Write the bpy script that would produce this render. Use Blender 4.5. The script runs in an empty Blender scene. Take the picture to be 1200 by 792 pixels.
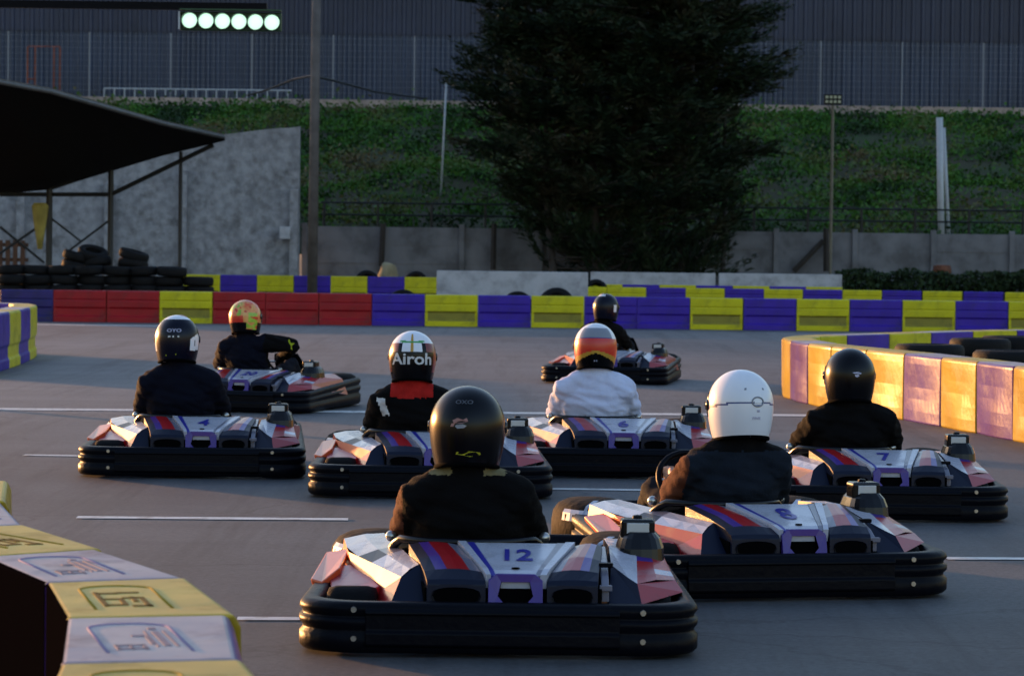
import bpy, bmesh, math, random
from mathutils import Vector, Matrix, noise
R = math.radians
S = bpy.context.scene
COL = S.collection
random.seed(7)

# ------------------------------------------------------------------ camera
F, PITCH, ROLL, H = 3400.0, math.atan(99/3400), R(.70), 1.4
cd = bpy.data.cameras.new('camera'); cam = bpy.data.objects.new('camera', cd); COL.objects.link(cam)
cd.sensor_width = 36; cd.lens = 36*F/1200; cd.clip_end = 3000; cd.clip_start = .1
cam.matrix_world = Matrix.Translation((0, 0, H)) @ Matrix.Rotation(R(90)-PITCH, 4, 'X') @ Matrix.Rotation(ROLL, 4, 'Z')
cd.dof.use_dof = True; cd.dof.focus_distance = 13; cd.dof.aperture_fstop = 9
S.camera = cam

def ray(px, py):
    x, y = px-600, py-396
    xr = x*math.cos(ROLL)+y*math.sin(ROLL); yr = -x*math.sin(ROLL)+y*math.cos(ROLL)
    return Vector((xr, F*math.cos(PITCH)-yr*math.sin(PITCH), -F*math.sin(PITCH)-yr*math.cos(PITCH)))
def W(px, py, Y):
    d = ray(px, py); d = d*(Y/d.y); return Vector((d.x, d.y, d.z+H))
def G(px, py, z=0.0):
    d = ray(px, py); d = d*((z-H)/d.z); return Vector((d.x, d.y, z))

# ------------------------------------------------------------------ materials
def mat(name, col, rough=.5, metal=0, spec=.5, var=.0, vscale=4, bump=0, bscale=40, emit=None, estr=0, coat=0, col2=None, dirt=0, dscale=6):
    m = bpy.data.materials.new(name); m.use_nodes = True
    nt = m.node_tree; b = nt.nodes['Principled BSDF']
    b.inputs['Roughness'].default_value = rough; b.inputs['Metallic'].default_value = metal
    b.inputs['Specular IOR Level'].default_value = spec
    b.inputs['Coat Weight'].default_value = coat; b.inputs['Coat Roughness'].default_value = .12
    tc = nt.nodes.new('ShaderNodeTexCoord')
    c = (*col, 1)
    n = nt.nodes.new('ShaderNodeTexNoise'); n.inputs['Scale'].default_value = vscale; n.inputs['Detail'].default_value = 6
    nt.links.new(tc.outputs['Object'], n.inputs['Vector'])
    mx = nt.nodes.new('ShaderNodeMix'); mx.data_type = 'RGBA'
    if col2 is None: col2 = tuple(max(0, v*(1-var)) for v in col)
    mr = nt.nodes.new('ShaderNodeMapRange'); mr.inputs[1].default_value = .35; mr.inputs[2].default_value = .65
    nt.links.new(n.outputs['Fac'], mr.inputs[0]); nt.links.new(mr.outputs[0], mx.inputs['Factor'])
    mx.inputs['A'].default_value = c; mx.inputs['B'].default_value = (*col2, 1)
    out = mx.outputs['Result']
    if dirt:
        n2 = nt.nodes.new('ShaderNodeTexNoise'); n2.inputs['Scale'].default_value = dscale; n2.inputs['Detail'].default_value = 8; n2.inputs['Roughness'].default_value = .7
        nt.links.new(tc.outputs['Object'], n2.inputs['Vector'])
        m2 = nt.nodes.new('ShaderNodeMapRange'); m2.inputs[1].default_value = .5; m2.inputs[2].default_value = .75; m2.inputs[4].default_value = dirt
        nt.links.new(n2.outputs['Fac'], m2.inputs[0])
        mx2 = nt.nodes.new('ShaderNodeMix'); mx2.data_type = 'RGBA'; mx2.inputs['B'].default_value = (.05, .043, .035, 1)
        nt.links.new(m2.outputs[0], mx2.inputs['Factor']); nt.links.new(out, mx2.inputs['A']); out = mx2.outputs['Result']
        rr = nt.nodes.new('ShaderNodeMapRange'); rr.inputs[3].default_value = rough; rr.inputs[4].default_value = min(1, rough+.35)
        nt.links.new(m2.outputs[0], rr.inputs[0]); nt.links.new(rr.outputs[0], b.inputs['Roughness'])
    nt.links.new(out, b.inputs['Base Color'])
    if bump:
        n3 = nt.nodes.new('ShaderNodeTexNoise'); n3.inputs['Scale'].default_value = bscale; n3.inputs['Detail'].default_value = 5
        nt.links.new(tc.outputs['Object'], n3.inputs['Vector'])
        bp = nt.nodes.new('ShaderNodeBump'); bp.inputs['Strength'].default_value = bump; bp.inputs['Distance'].default_value = .02
        nt.links.new(n3.outputs['Fac'], bp.inputs['Height']); nt.links.new(bp.outputs[0], b.inputs['Normal'])
    if emit:
        b.inputs['Emission Color'].default_value = (*emit, 1); b.inputs['Emission Strength'].default_value = estr
    return m

M = {}
M['black'] = mat('black plastic', (.0022, .0026, .0055), .42, spec=.08, bump=.15, bscale=30, dirt=.02, dscale=5)
M['shell'] = mat('black glossy', (.003, .003, .005), .25, spec=.3)
M['dark'] = mat('deep black', (.0015, .0015, .002), .9, spec=.03)
M['rubber'] = mat('tyre rubber', (.0035, .0035, .0045), .8, spec=.12, var=.3, bump=.3, bscale=25)
M['oldrubber'] = mat('old tyre rubber', (.003, .003, .004), .75, spec=.25, var=.4, bump=.4, bscale=15)
M['white'] = mat('white sticker', (.46, .47, .55), .25, coat=.12, spec=.35, dirt=.5, dscale=9)
M['grey'] = mat('grey sticker', (.15, .15, .20), .3, coat=.12, spec=.35, dirt=.3)
M['red'] = mat('red sticker', (.34, .010, .014), .3, coat=.12, spec=.35, dirt=.3, dscale=9)
M['orange'] = mat('orange sticker', (.62, .10, .025), .3, coat=.12, spec=.35, dirt=.2)
M['pink'] = mat('pink red sticker', (.34, .035, .045), .28, coat=.12, spec=.35, col2=(.30, .06, .07), vscale=5, dirt=.45)
M['purple'] = mat('purple sticker', (.055, .025, .22), .3, coat=.12, spec=.35, dirt=.2)
M['navy'] = mat('navy plastic', (.005, .008, .024), .4, spec=.2, dirt=.03)
M['blue'] = mat('blue ink', (.03, .03, .28), .35)
M['steel'] = mat('bare steel', (.45, .44, .42), .3, metal=.9)
M['skin'] = mat('skin', (.45, .24, .17), .5, bump=.1)
M['trouser'] = mat('dark trousers', (.006, .007, .012), .85, spec=.15)
M['visor'] = mat('dark visor', (.004, .004, .006), .12, spec=.5)
M['shoe'] = mat('black shoe', (.01, .01, .01), .5)
M['screen'] = mat('grey label', (.50, .50, .50), .3)

# ------------------------------------------------------------------ object helpers
def link(o, parent=None):
    COL.objects.link(o)
    if parent: o.parent = parent
    return o
def thing(name, label, cat, loc=(0, 0, 0), rz=0, group=None):
    o = bpy.data.objects.new(name, None); o.empty_display_size = .2; link(o)
    o.location = loc; o.rotation_euler = (0, 0, rz)
    return tag(o, label, cat, group)
def tag(o, label, cat, group=None, kind=None):
    if label: o['label'] = label
    if cat: o['category'] = cat
    if group: o['group'] = group
    if kind: o['kind'] = kind
    return o
def struct(o): o['kind'] = 'structure'; return o

class MB:
    def __init__(s): s.v = []; s.f = []; s.m = []; s.mats = []
    def mi(s, m):
        if m not in s.mats: s.mats.append(m)
        return s.mats.index(m)
    def face(s, idx, m): s.f.append(tuple(idx)); s.m.append(s.mi(m))
    def poly(s, pts, m):
        b = len(s.v); s.v += [tuple(p) for p in pts]; s.face(range(b, b+len(pts)), m)
    def hexa(s, p, m, side=None):
        # p: 8 points, bottom 4 ccw then top 4 ccw ; side: dict face->mat
        b = len(s.v); s.v += [tuple(q) for q in p]; side = side or {}
        fs = {'bottom': (3, 2, 1, 0), 'top': (4, 5, 6, 7), 's0': (0, 1, 5, 4), 's1': (1, 2, 6, 5), 's2': (2, 3, 7, 6), 's3': (3, 0, 4, 7)}
        for k, f in fs.items(): s.face([b+i for i in f], side.get(k, m))
    def box(s, c, sz, m, rz=0, mtx=None):
        pts = []
        for z in (-.5, .5):
            for x, y in ((-.5, -.5), (.5, -.5), (.5, .5), (-.5, .5)):
                q = Vector((x*sz[0], y*sz[1], z*sz[2]))
                if rz: q = Matrix.Rotation(rz, 3, 'Z') @ q
                if mtx: q = mtx @ q
                pts.append(q+Vector(c))
        s.hexa(pts, m)
    def tube(s, pts, rad, m, n=8, cap=True):
        pts = [Vector(p) for p in pts]; rs = rad if isinstance(rad, (list, tuple)) else [rad]*len(pts)
        b = len(s.v); prev = None
        for i, p in enumerate(pts):
            t = (pts[min(i+1, len(pts)-1)]-pts[max(i-1, 0)]).normalized()
            if prev is None:
                a = Vector((0, 0, 1)) if abs(t.z) < .9 else Vector((1, 0, 0))
                u = t.cross(a).normalized()
            else: u = (prev-t*prev.dot(t)).normalized()
            prev = u; w = t.cross(u)
            for k in range(n):
                an = 2*math.pi*k/n
                s.v.append(tuple(p+(u*math.cos(an)+w*math.sin(an))*rs[i]))
        for i in range(len(pts)-1):
            for k in range(n):
                s.face((b+i*n+k, b+i*n+(k+1) % n, b+(i+1)*n+(k+1) % n, b+(i+1)*n+k), m)
        if cap:
            s.face([b+k for k in range(n)][::-1], m); s.face([b+(len(pts)-1)*n+k for k in range(n)], m)
    def lathe(s, prof, m, origin=(0, 0, 0), axis='Z', n=24, closed=False):
        # prof list of (r, h)
        b = len(s.v); o = Vector(origin)
        for r, h in prof:
            for k in range(n):
                a = 2*math.pi*k/n; c, d = r*math.cos(a), r*math.sin(a)
                q = {'Z': (c, d, h), 'X': (h, c, d), 'Y': (c, h, d)}[axis]
                s.v.append(tuple(o+Vector(q)))
        L = len(prof)
        for i in range(L if closed else L-1):
            j = (i+1) % L
            for k in range(n):
                s.face((b+i*n+k, b+i*n+(k+1) % n, b+j*n+(k+1) % n, b+j*n+k), m)
    def loft(s, rings, m, cap=True, closed=True, matf=None):
        b = len(s.v); n = len(rings[0])
        for r in rings: s.v += [tuple(p) for p in r]
        for i in range(len(rings)-1):
            for k in range(n if closed else n-1):
                s.face((b+i*n+k, b+i*n+(k+1) % n, b+(i+1)*n+(k+1) % n, b+(i+1)*n+k), matf(i, k) if matf else m)
        if cap:
            s.face([b+k for k in range(n)][::-1], m); s.face([b+(len(rings)-1)*n+k for k in range(n)], m)
    def build(s, name, parent=None, smooth=False, bevel=0, seg=2, solid=0, sub=0, fix=True):
        me = bpy.data.meshes.new(name); me.from_pydata(s.v, [], s.f)
        for m in s.mats: me.materials.append(m)
        me.polygons.foreach_set('material_index', s.m)
        if fix:
            bm = bmesh.new(); bm.from_mesh(me); bmesh.ops.recalc_face_normals(bm, faces=bm.faces); bm.to_mesh(me); bm.free()
        if smooth: me.polygons.foreach_set('use_smooth', [True]*len(me.polygons))
        o = bpy.data.objects.new(name, me); link(o, parent)
        if solid:
            md = o.modifiers.new('solid', 'SOLIDIFY'); md.thickness = solid; md.offset = -1
        if bevel:
            md = o.modifiers.new('bevel', 'BEVEL'); md.width = bevel; md.segments = seg; md.limit_method = 'ANGLE'; md.angle_limit = R(30)
        if sub:
            md = o.modifiers.new('sub', 'SUBSURF'); md.levels = sub; md.render_levels = sub
        return o

def eval_mesh(o):
    dg = bpy.context.evaluated_depsgraph_get(); dg.update()
    return bpy.data.meshes.new_from_object(o.evaluated_get(dg))
_tc = {}
def text_mesh(body, size, extrude=.001, bold=False, res=3):
    key = (body, size, extrude)
    cu = bpy.data.curves.new('t', 'FONT'); cu.body = body; cu.size = size; cu.extrude = extrude
    cu.align_x = 'CENTER'; cu.align_y = 'CENTER'; cu.resolution_u = res
    if bold: cu.offset = size*.02
    o = bpy.data.objects.new('t', cu); COL.objects.link(o)
    me = eval_mesh(o); bpy.data.objects.remove(o); bpy.data.curves.remove(cu)
    return me
def copy_tree(o, parent=None):
    c = o.copy(); COL.objects.link(c); c.parent = parent
    for ch in list(o.children): copy_tree(ch, c)
    return c

# ------------------------------------------------------------------ ground, track
def ground_material():
    m = bpy.data.materials.new('asphalt'); m.use_nodes = True; nt = m.node_tree; b = nt.nodes['Principled BSDF']; L = nt.links.new
    tc = nt.nodes.new('ShaderNodeTexCoord')
    def nz(sc, det=6, rough=.6, mapping=None):
        n = nt.nodes.new('ShaderNodeTexNoise'); n.inputs['Scale'].default_value = sc; n.inputs['Detail'].default_value = det; n.inputs['Roughness'].default_value = rough
        if mapping:
            mp = nt.nodes.new('ShaderNodeMapping'); mp.inputs['Scale'].default_value = mapping; L(tc.outputs['Object'], mp.inputs[0]); L(mp.outputs[0], n.inputs['Vector'])
        else: L(tc.outputs['Object'], n.inputs['Vector'])
        return n
    a = nz(.25, 8, .6, (1, .35, 1)); g = nz(32, 6, .85); st = nz(1.1, 6, .7, (.25, 1, 1))
    r1 = nt.nodes.new('ShaderNodeValToRGB'); r1.color_ramp.elements[0].position = .35; r1.color_ramp.elements[1].position = .68
    r1.color_ramp.elements[0].color = (.088, .092, .100, 1); r1.color_ramp.elements[1].color = (.140, .144, .152, 1)
    L(a.outputs['Fac'], r1.inputs[0])
    mx = nt.nodes.new('ShaderNodeMix'); mx.data_type = 'RGBA'; mx.blend_type = 'MULTIPLY'; mx.inputs['Factor'].default_value = 1
    r2 = nt.nodes.new('ShaderNodeValToRGB'); r2.color_ramp.elements[0].position = .3; r2.color_ramp.elements[1].position = .7
    r2.color_ramp.elements[0].color = (.42, .42, .42, 1); r2.color_ramp.elements[1].color = (1.45, 1.45, 1.45, 1); L(g.outputs['Fac'], r2.inputs[0])
    L(r1.outputs[0], mx.inputs['A']); L(r2.outputs[0], mx.inputs['B'])
    rub = nz(1.0, 5, .75, (2.2, .10, 1)); r4 = nt.nodes.new('ShaderNodeValToRGB'); r4.color_ramp.elements[0].position = .50; r4.color_ramp.elements[1].position = .66
    r4.color_ramp.elements[0].color = (1, 1, 1, 1); r4.color_ramp.elements[1].color = (.45, .45, .47, 1); L(rub.outputs['Fac'], r4.inputs[0])
    vo = nt.nodes.new('ShaderNodeTexVoronoi'); vo.feature = 'DISTANCE_TO_EDGE'; vo.inputs['Scale'].default_value = .45; wn = nz(2.5, 4, .6)
    va = nt.nodes.new('ShaderNodeVectorMath'); va.operation = 'MULTIPLY_ADD'; va.inputs[1].default_value = (.5, .5, .5); L(wn.outputs['Color'], va.inputs[0]); L(tc.outputs['Object'], va.inputs[2]); L(va.outputs[0], vo.inputs['Vector'])
    r5 = nt.nodes.new('ShaderNodeValToRGB'); r5.color_ramp.elements[0].position = 0; r5.color_ramp.elements[1].position = .010
    r5.color_ramp.elements[0].color = (.45, .45, .45, 1); r5.color_ramp.elements[1].color = (1, 1, 1, 1); L(vo.outputs['Distance'], r5.inputs[0])
    for rr_ in (r4, r5):
        mm = nt.nodes.new('ShaderNodeMix'); mm.data_type = 'RGBA'; mm.blend_type = 'MULTIPLY'; mm.inputs['Factor'].default_value = .8
        L(mx.outputs['Result'], mm.inputs['A']); L(rr_.outputs[0], mm.inputs['B']); mx = mm
    mx2 = nt.nodes.new('ShaderNodeMix'); mx2.data_type = 'RGBA'; mx2.blend_type = 'MULTIPLY'; mx2.inputs['Factor'].default_value = 1
    r3 = nt.nodes.new('ShaderNodeValToRGB'); r3.color_ramp.elements[0].position = .38; r3.color_ramp.elements[1].position = .6
    r3.color_ramp.elements[0].color = (.74, .74, .75, 1); r3.color_ramp.elements[1].color = (1, 1, 1, 1); L(st.outputs['Fac'], r3.inputs[0])
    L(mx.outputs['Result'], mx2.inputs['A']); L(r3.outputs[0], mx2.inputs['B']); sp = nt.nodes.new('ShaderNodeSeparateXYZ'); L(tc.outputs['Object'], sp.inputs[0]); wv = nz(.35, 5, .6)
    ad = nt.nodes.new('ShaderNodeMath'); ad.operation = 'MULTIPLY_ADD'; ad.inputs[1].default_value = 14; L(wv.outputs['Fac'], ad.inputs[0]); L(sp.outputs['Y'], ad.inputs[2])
    m8 = nt.nodes.new('ShaderNodeMapRange'); m8.inputs[1].default_value = 14; m8.inputs[2].default_value = 34; m8.inputs[3].default_value = .52; m8.inputs[4].default_value = 1.08; L(ad.outputs[0], m8.inputs[0])  # near ground darkened in its colour, standing in for lens vignetting
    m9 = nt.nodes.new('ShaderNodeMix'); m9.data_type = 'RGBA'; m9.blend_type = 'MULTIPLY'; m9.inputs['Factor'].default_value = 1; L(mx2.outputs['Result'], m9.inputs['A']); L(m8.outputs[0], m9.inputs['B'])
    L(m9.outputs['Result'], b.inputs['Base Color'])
    b.inputs['Roughness'].default_value = .68; b.inputs['Specular IOR Level'].default_value = .4
    bp = nt.nodes.new('ShaderNodeBump'); bp.inputs['Strength'].default_value = .6; bp.inputs['Distance'].default_value = .006
    L(g.outputs['Fac'], bp.inputs['Height']); L(bp.outputs[0], b.inputs['Normal'])
    return m
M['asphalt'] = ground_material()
M['dirt'] = mat('dirt', (.05, .045, .038), .9, var=.5, vscale=2, bump=.4)
M['line'] = mat('worn white paint', (.60, .60, .58), .6, dirt=.9, dscale=7)

def sheet(name, pts, m):
    mb = MB(); mb.poly(pts, m); return struct(mb.build(name, fix=False))
sheet('ground', [(-700, -60, -.008), (700, -60, -.008), (700, 1200, -.008), (-700, 1200, -.008)], M['dirt'])
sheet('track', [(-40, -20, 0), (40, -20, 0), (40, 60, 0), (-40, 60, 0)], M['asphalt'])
def line(name, p0, p1, w):
    a, b = Vector(p0), Vector(p1); d = (b-a).normalized(); n = Vector((-d.y, d.x, 0))*w/2
    mb = MB(); K = max(2, int((b-a).length/.25)); z = Vector((0, 0, .004))
    pts = [a+(b-a)*i/K for i in range(K+1)]
    rr = [[p-n*(1+random.uniform(-.12, .12))+z, p+n*(1+random.uniform(-.12, .12))+z] for p in pts]
    mb.loft(rr, M['line'], cap=False, closed=False); o = mb.build(name, fix=False); return struct(o)
g0, g1 = G(0, 479.5), G(1010, 487.5)
line('start_line', g0+(g0-g1)*.3, g1, .30)
line('grid_line', G(28, 533.5), G(92, 534.5), .12)
line('grid_line', G(90, 606.5), G(408, 609), .12)
line('grid_line', G(278, 725), G(440, 726), .10)
line('grid_line', G(640, 573), G(775, 575), .12)
line('grid_line', G(1108, 654.5), G(1330, 656), .10)
line('edge_line', G(-60, 379.2), G(215, 382.5), .5)

# ------------------------------------------------------------------ track barriers
def plastic(name, col, col2, rough=.38, dirt=.5):
    m = mat(name, col, rough, spec=.25, col2=col2, vscale=3, bump=.25, bscale=7, dirt=dirt, dscale=4); return m
def gloss(n, a, b): return mat(n, a, .28, spec=.10, col2=b, vscale=2.2, bump=.5, bscale=2.0, coat=0, dirt=.45, dscale=2.5)
M['by'] = plastic('yellow barrier plastic', (.60, .55, .010), (.50, .45, .008))
M['bp'] = plastic('purple barrier plastic', (.045, .018, .36), (.035, .014, .27))
M['br'] = plastic('red barrier plastic', (.36, .010, .018), (.27, .008, .014))
M['bb'] = plastic('blue barrier plastic', (.035, .025, .16), (.02, .018, .10))
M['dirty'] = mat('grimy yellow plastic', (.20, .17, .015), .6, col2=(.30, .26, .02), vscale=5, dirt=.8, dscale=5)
M['topy'] = plastic('yellow barrier top', (.58, .40, .035), (.48, .31, .02), .5, .6)
M['topp'] = plastic('lilac barrier top sky sheen', (.42, .36, .36), (.30, .25, .29), .5, .7)  # sky glare on the purple blocks' tops, painted in as pale lilac
M['ny'] = gloss('yellow gloss plastic', (.42, .29, .006), (.30, .19, .005))
M['np'] = gloss('purple gloss plastic', (.05, .014, .24), (.06, .012, .15))
M['blackback'] = mat('black block back', (.003, .0025, .003), .95, spec=0)  # plain black for the inner faces of the near blocks
CN = {'y': 'yellow', 'p': 'purple', 'r': 'red', 'b': 'dark blue'}
ORD = ['first', 'second', 'third', 'fourth', 'fifth', 'sixth', 'seventh', 'eighth', 'ninth', 'tenth', 'eleventh', 'twelfth', 'thirteenth', 'fourteenth', 'fifteenth', 'sixteenth', 'seventeenth']

def proto_block(w, h, dep, m, mt):
    # face profile with a pressed recess low down and two shallow ribs
    prof = [(0, .0), (-.0, .02), (0, .10), (.035, .13), (.035, .26), (.004, .29), (.004, .40), (.012, .41), (.012, .43), (.0, .44), (0, h-.02), (.02, h)]
    prof = [(y, min(z, h)) for y, z in prof]
    full = prof+[(dep-.02, h), (dep, h-.02), (dep, 0)]
    mb = MB(); rings = []
    ww = w/2-.006
    for x, ins in ((-ww, 0), (-ww+.05, 1), (ww-.05, 1), (ww, 0)):
        rings.append([Vector((x, (y if ins or y > .1 else 0), z)) for y, z in full])
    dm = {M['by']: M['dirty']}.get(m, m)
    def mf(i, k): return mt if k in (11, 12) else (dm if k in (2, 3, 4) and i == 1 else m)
    mb.loft(rings, m, matf=mf)
    return mb
def row_labels(cols, desc):
    cnt = {}; out = []
    tot = {c: cols.count(c) for c in cols}
    for c in cols:
        i = cnt.get(c, 0); cnt[c] = i+1
        o = 'only' if tot[c] == 1 else ORD[i]
        out.append('%s %s block from the left in the %s' % (o, CN[c], desc) if o != 'only' else 'only %s block in the %s' % (CN[c], desc))
    return out
def straight_row(cols, x0, w, Y, h, desc, group, dx=0, ys=None):
    protos = {}
    for i, (c, lab) in enumerate(zip(cols, row_labels(cols, desc))):
        x = x0+w*(i+.5)
        if c not in protos:
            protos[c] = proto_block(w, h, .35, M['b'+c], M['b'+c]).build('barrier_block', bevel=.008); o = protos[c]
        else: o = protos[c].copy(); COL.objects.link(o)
        yy = Y if ys is None else ys(x)
        o.location = (x+random.uniform(-.005, .005), yy+random.uniform(-.015, .015), 0)
        o.rotation_euler.z = random.uniform(-.008, .008) if ys is None else math.atan2(ys(x+w/2)-ys(x-w/2), w)
        tag(o, lab, 'barrier block', group)
YB = F/61.8
xk = (995-600)/61.8
cols = 'brryrrrpypyppypypypyp'
# block list: index of 995px purple
names = ['b', 'r', 'r', 'y', 'r', 'r', 'r', 'p', 'y', 'p', 'y', 'p', 'p', 'y', 'p', 'y', 'p', 'y', 'p', 'y']
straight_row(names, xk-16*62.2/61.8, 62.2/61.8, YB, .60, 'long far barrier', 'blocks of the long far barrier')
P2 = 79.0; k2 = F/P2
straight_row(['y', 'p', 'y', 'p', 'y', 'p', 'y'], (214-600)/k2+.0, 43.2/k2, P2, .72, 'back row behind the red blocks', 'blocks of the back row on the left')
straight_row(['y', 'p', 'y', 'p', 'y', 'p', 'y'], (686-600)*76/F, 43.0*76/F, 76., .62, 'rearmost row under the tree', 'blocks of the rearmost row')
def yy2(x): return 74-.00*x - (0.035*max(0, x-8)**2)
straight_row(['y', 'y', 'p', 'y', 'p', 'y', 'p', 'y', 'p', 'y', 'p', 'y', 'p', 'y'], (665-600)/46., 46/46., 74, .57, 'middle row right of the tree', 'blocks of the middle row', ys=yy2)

def wall_block(a0, a1, b1, b0, h, m, mt, mi):
    """a = outward edge, b = inner edge in plan"""
    mb = MB(); g = .006
    if mi is M['blackback']: g = .0025
    A0, A1, B1, B0 = [Vector((p[0], p[1], 0)) for p in (a0, a1, b1, b0)]
    d = (A1-A0).normalized()*g; A0 += d; A1 -= d; d = (B1-B0).normalized()*g; B0 += d; B1 -= d
    def lev(z, s):
        c = (A0+A1+B0+B1)/4
        return [Vector((c.x+(p.x-c.x)*s, c.y+(p.y-c.y)*s, z)) for p in (A0, A1, B1, B0)]
    n = (A0-B0).normalized()
    rings = []
    for z, off in ((0, 0), (.10, 0), (.13, -.02), (.25, -.02), (.28, 0), (.42, .004), (h-.03, 0), (h, -.015)):
        r = lev(z, 1.0); r[0] = r[0]+n*off; r[1] = r[1]+n*off; rings.append(r)
    mb.loft(rings, mt, matf=lambda i, k: mi if k == 2 else m)
    return mb
def relief(blk, c, ux, uy, z, kind, m1, m2):
    """pressed arch panel with raised strokes on the block's top; ux across, uy along"""
    mb = MB(); pts = []
    wd, ln = .085, .42
    for i in range(13):
        a = math.pi*i/12; pts.append((-math.cos(a)*wd, .15+math.sin(a)*.07))
    pts = [(-wd, -.22)]+pts+[(wd, -.22)]
    mb.tube([c+ux*p[0]+uy*p[1]+Vector((0, 0, z-.0012)) for p in pts], .0045, m1, 6)
    mb.build('pressed_arch', blk, smooth=True, fix=True)
    mb = MB()
    def bar(x, y, w, l):
        q = [c+ux*(x+sx*w/2)+uy*(y+sy*l/2) for sx, sy in ((-1, -1), (1, -1), (1, 1), (-1, 1))]
        mb.hexa([p+Vector((0, 0, z-.003)) for p in q]+[p+Vector((0, 0, z+.0018)) for p in q], m2)
    if kind == 0:
        for x, y, w, l in ((-.055, -.04, .012, .26), (-.03, -.15, .05, .018), (-.03, -.04, .05, .018), (-.03, .07, .05, .018), (-.01, -.09, .012, .10), (.02, -.02, .05, .016), (.04, -.10, .012, .17), (.02, .08, .05, .016), (.025, -.17, .045, .02), (.02, -.05, .012, .09)): bar(x, y, w, l)
    else:
        for x, y, w, l in ((.045, -.03, .014, .22), (.065, -.03, .006, .24), (.025, -.03, .005, .24), (.045, .13, .016, .03), (-.03, -.12, .06, .012), (-.03, -.17, .06, .012), (-.058, -.15, .008, .07), (-.03, -.15, .006, .07), (-.002, -.15, .008, .07), (.005, .02, .03, .02), (.018, -.05, .006, .12)): bar(x, y, w, l)
    mb.build('pressed_marks', blk, fix=True)

M['relief'] = mat('dark pressed plastic', (.15, .10, .025), .8, spec=.1); M['relief2'] = mat('grey pressed plastic', (.26, .225, .26), .8, spec=.1)
M['archy'] = mat('olive pressed edge', (.30, .22, .03), .75, spec=.1); M['archp'] = mat('violet pressed edge', (.27, .23, .36), .75, spec=.1)
# near left curved barrier (outer edge, inner edge) from the bottom of the frame going away
NO = [(-.36, 4.70), (-.437, 5.42), (-.500, 5.70)]
outer = [(-.375, 4.98), (-.515, 5.67), (-.604, 6.36), (-.782, 7.07), (-1.09, 7.72), (-1.40, 8.38), (-1.60, 9.15), (-1.72, 9.95), (-1.75, 10.7)]
inner = [(-.80, 4.88), (-.865, 5.58), (-.959, 6.27), (-1.11, 6.93), (-1.36, 7.50), (-1.72, 8.18), (-1.93, 9.02), (-2.06, 9.9), (-2.10, 10.7)]
nl = ['nearest yellow block of the curved barrier at the bottom left corner', 'lilac topped block with a pressed barcode-like mark, second nearest in the left curved barrier',
      'yellow block with pressed letters, just behind the nearest lilac topped one', 'lilac topped block with a faint purple arch, fourth nearest in the left curved barrier',
      'yellow block cut by the left edge, fifth nearest in the left curved barrier', 'lilac topped block, farthest but one visible at the left edge of the picture', 'last yellow block at the left edge, just above the lilac topped one', 'lilac topped block at the hidden far end of the left curved barrier']
for i in range(7):
    ye = i % 2 == 0; a0, a1 = Vector(outer[i]), Vector(outer[i+1]); b0, b1 = Vector(inner[i]), Vector(inner[i+1])
    if ye: # yellow blocks sit slightly proud
        s = (a1-b1).normalized()*.006; a1 = a1+s; s = (a0-b0).normalized()*.018; a0 = a0+s
    mb = wall_block(a0, a1, b1, b0, .60, M['ny' if ye else 'np'], M['topy' if ye else 'topp'], M['blackback'])
    o = mb.build('barrier_block', bevel=.012, seg=3); tag(o, nl[i], 'barrier block', 'blocks of the near left curved barrier')
    c = (a0+a1+b0+b1)/4; c = Vector((c.x, c.y, 0)); ux = (a0-b0).normalized(); ux = Vector((ux.x, ux.y, 0)); uy = Vector((-ux.y, ux.x, 0))
    relief(o, c-ux*.03, ux, uy, .60, 0 if ye else 1, M['archy' if ye else 'archp'], M['relief' if ye else 'relief2'])

# right curved barrier: near side, tip, far side
ro = [(4.26, 20.1), (4.06, 21.0), (3.90, 21.75), (3.88, 22.4)]
ro = [(4.55, 19.6), (4.28, 20.55), (4.06, 21.5), (3.88, 22.4), (3.74, 23.3), (3.58, 24.15), (3.40, 25.1), (3.18, 26.0), (2.96, 26.85), (2.82, 27.6), (2.74, 28.5), (2.74, 29.4), (2.92, 30.2), (3.30, 30.85), (3.85, 31.6), (4.42, 32.4), (5.02, 33.2), (5.66, 33.9), (6.36, 34.5), (7.15, 35.0)]
rc = ['p', 'y', 'p', 'y', 'p', 'y', 'p', 'y', 'y', 'y', 'y', 'y', 'p', 'y', 'p', 'y', 'p', 'y', 'p']
rc = ['y', 'p', 'y', 'p', 'y', 'p', 'y', 'y', 'y', 'p', 'y', 'y', 'y', 'p', 'y', 'p', 'y', 'p', 'y']
def offs(pl, t):
    out = []
    for i, p in enumerate(pl):
        a = Vector(pl[max(0, i-1)]); b = Vector(pl[min(len(pl)-1, i+1)]); d = (b-a).normalized()
        out.append(Vector(p)+Vector((d.y, -d.x))*t)
    return out
ri = offs(ro, .30)
def bowed_block(a0, a1, b1, b0, h, m, mt, mi):
    mb = MB(); A0, A1, B1, B0 = [Vector((p[0], p[1], 0)) for p in (a0, a1, b1, b0)]
    d = (A1-A0).normalized()*.005; A0 += d; A1 -= d; d = (B1-B0).normalized()*.005; B0 += d; B1 -= d
    n = (A0-B0).normalized(); K = 12; ph = random.uniform(-1, 1); rings = []
    for z in (0, .02, .10, .20, .30, .40, .50, h-.02, h):
        r = []
        for q in range(K+1):
            t = q/K; e = .022*math.sin(math.pi*t)+.007*math.sin(2*math.pi*t+ph+z*3)+.004*math.sin(z*14+ph)*math.sin(math.pi*t)
            if z == h: e -= .015
            r.append(A0+(A1-A0)*t+n*e+Vector((0, 0, z)))
        r += [B1+Vector((0, 0, z)), B0+Vector((0, 0, z))]; rings.append(r)
    mb.loft(rings, mt, matf=lambda i, k: m if k < K or k in (K, K+2) else mi)
    return mb
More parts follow.
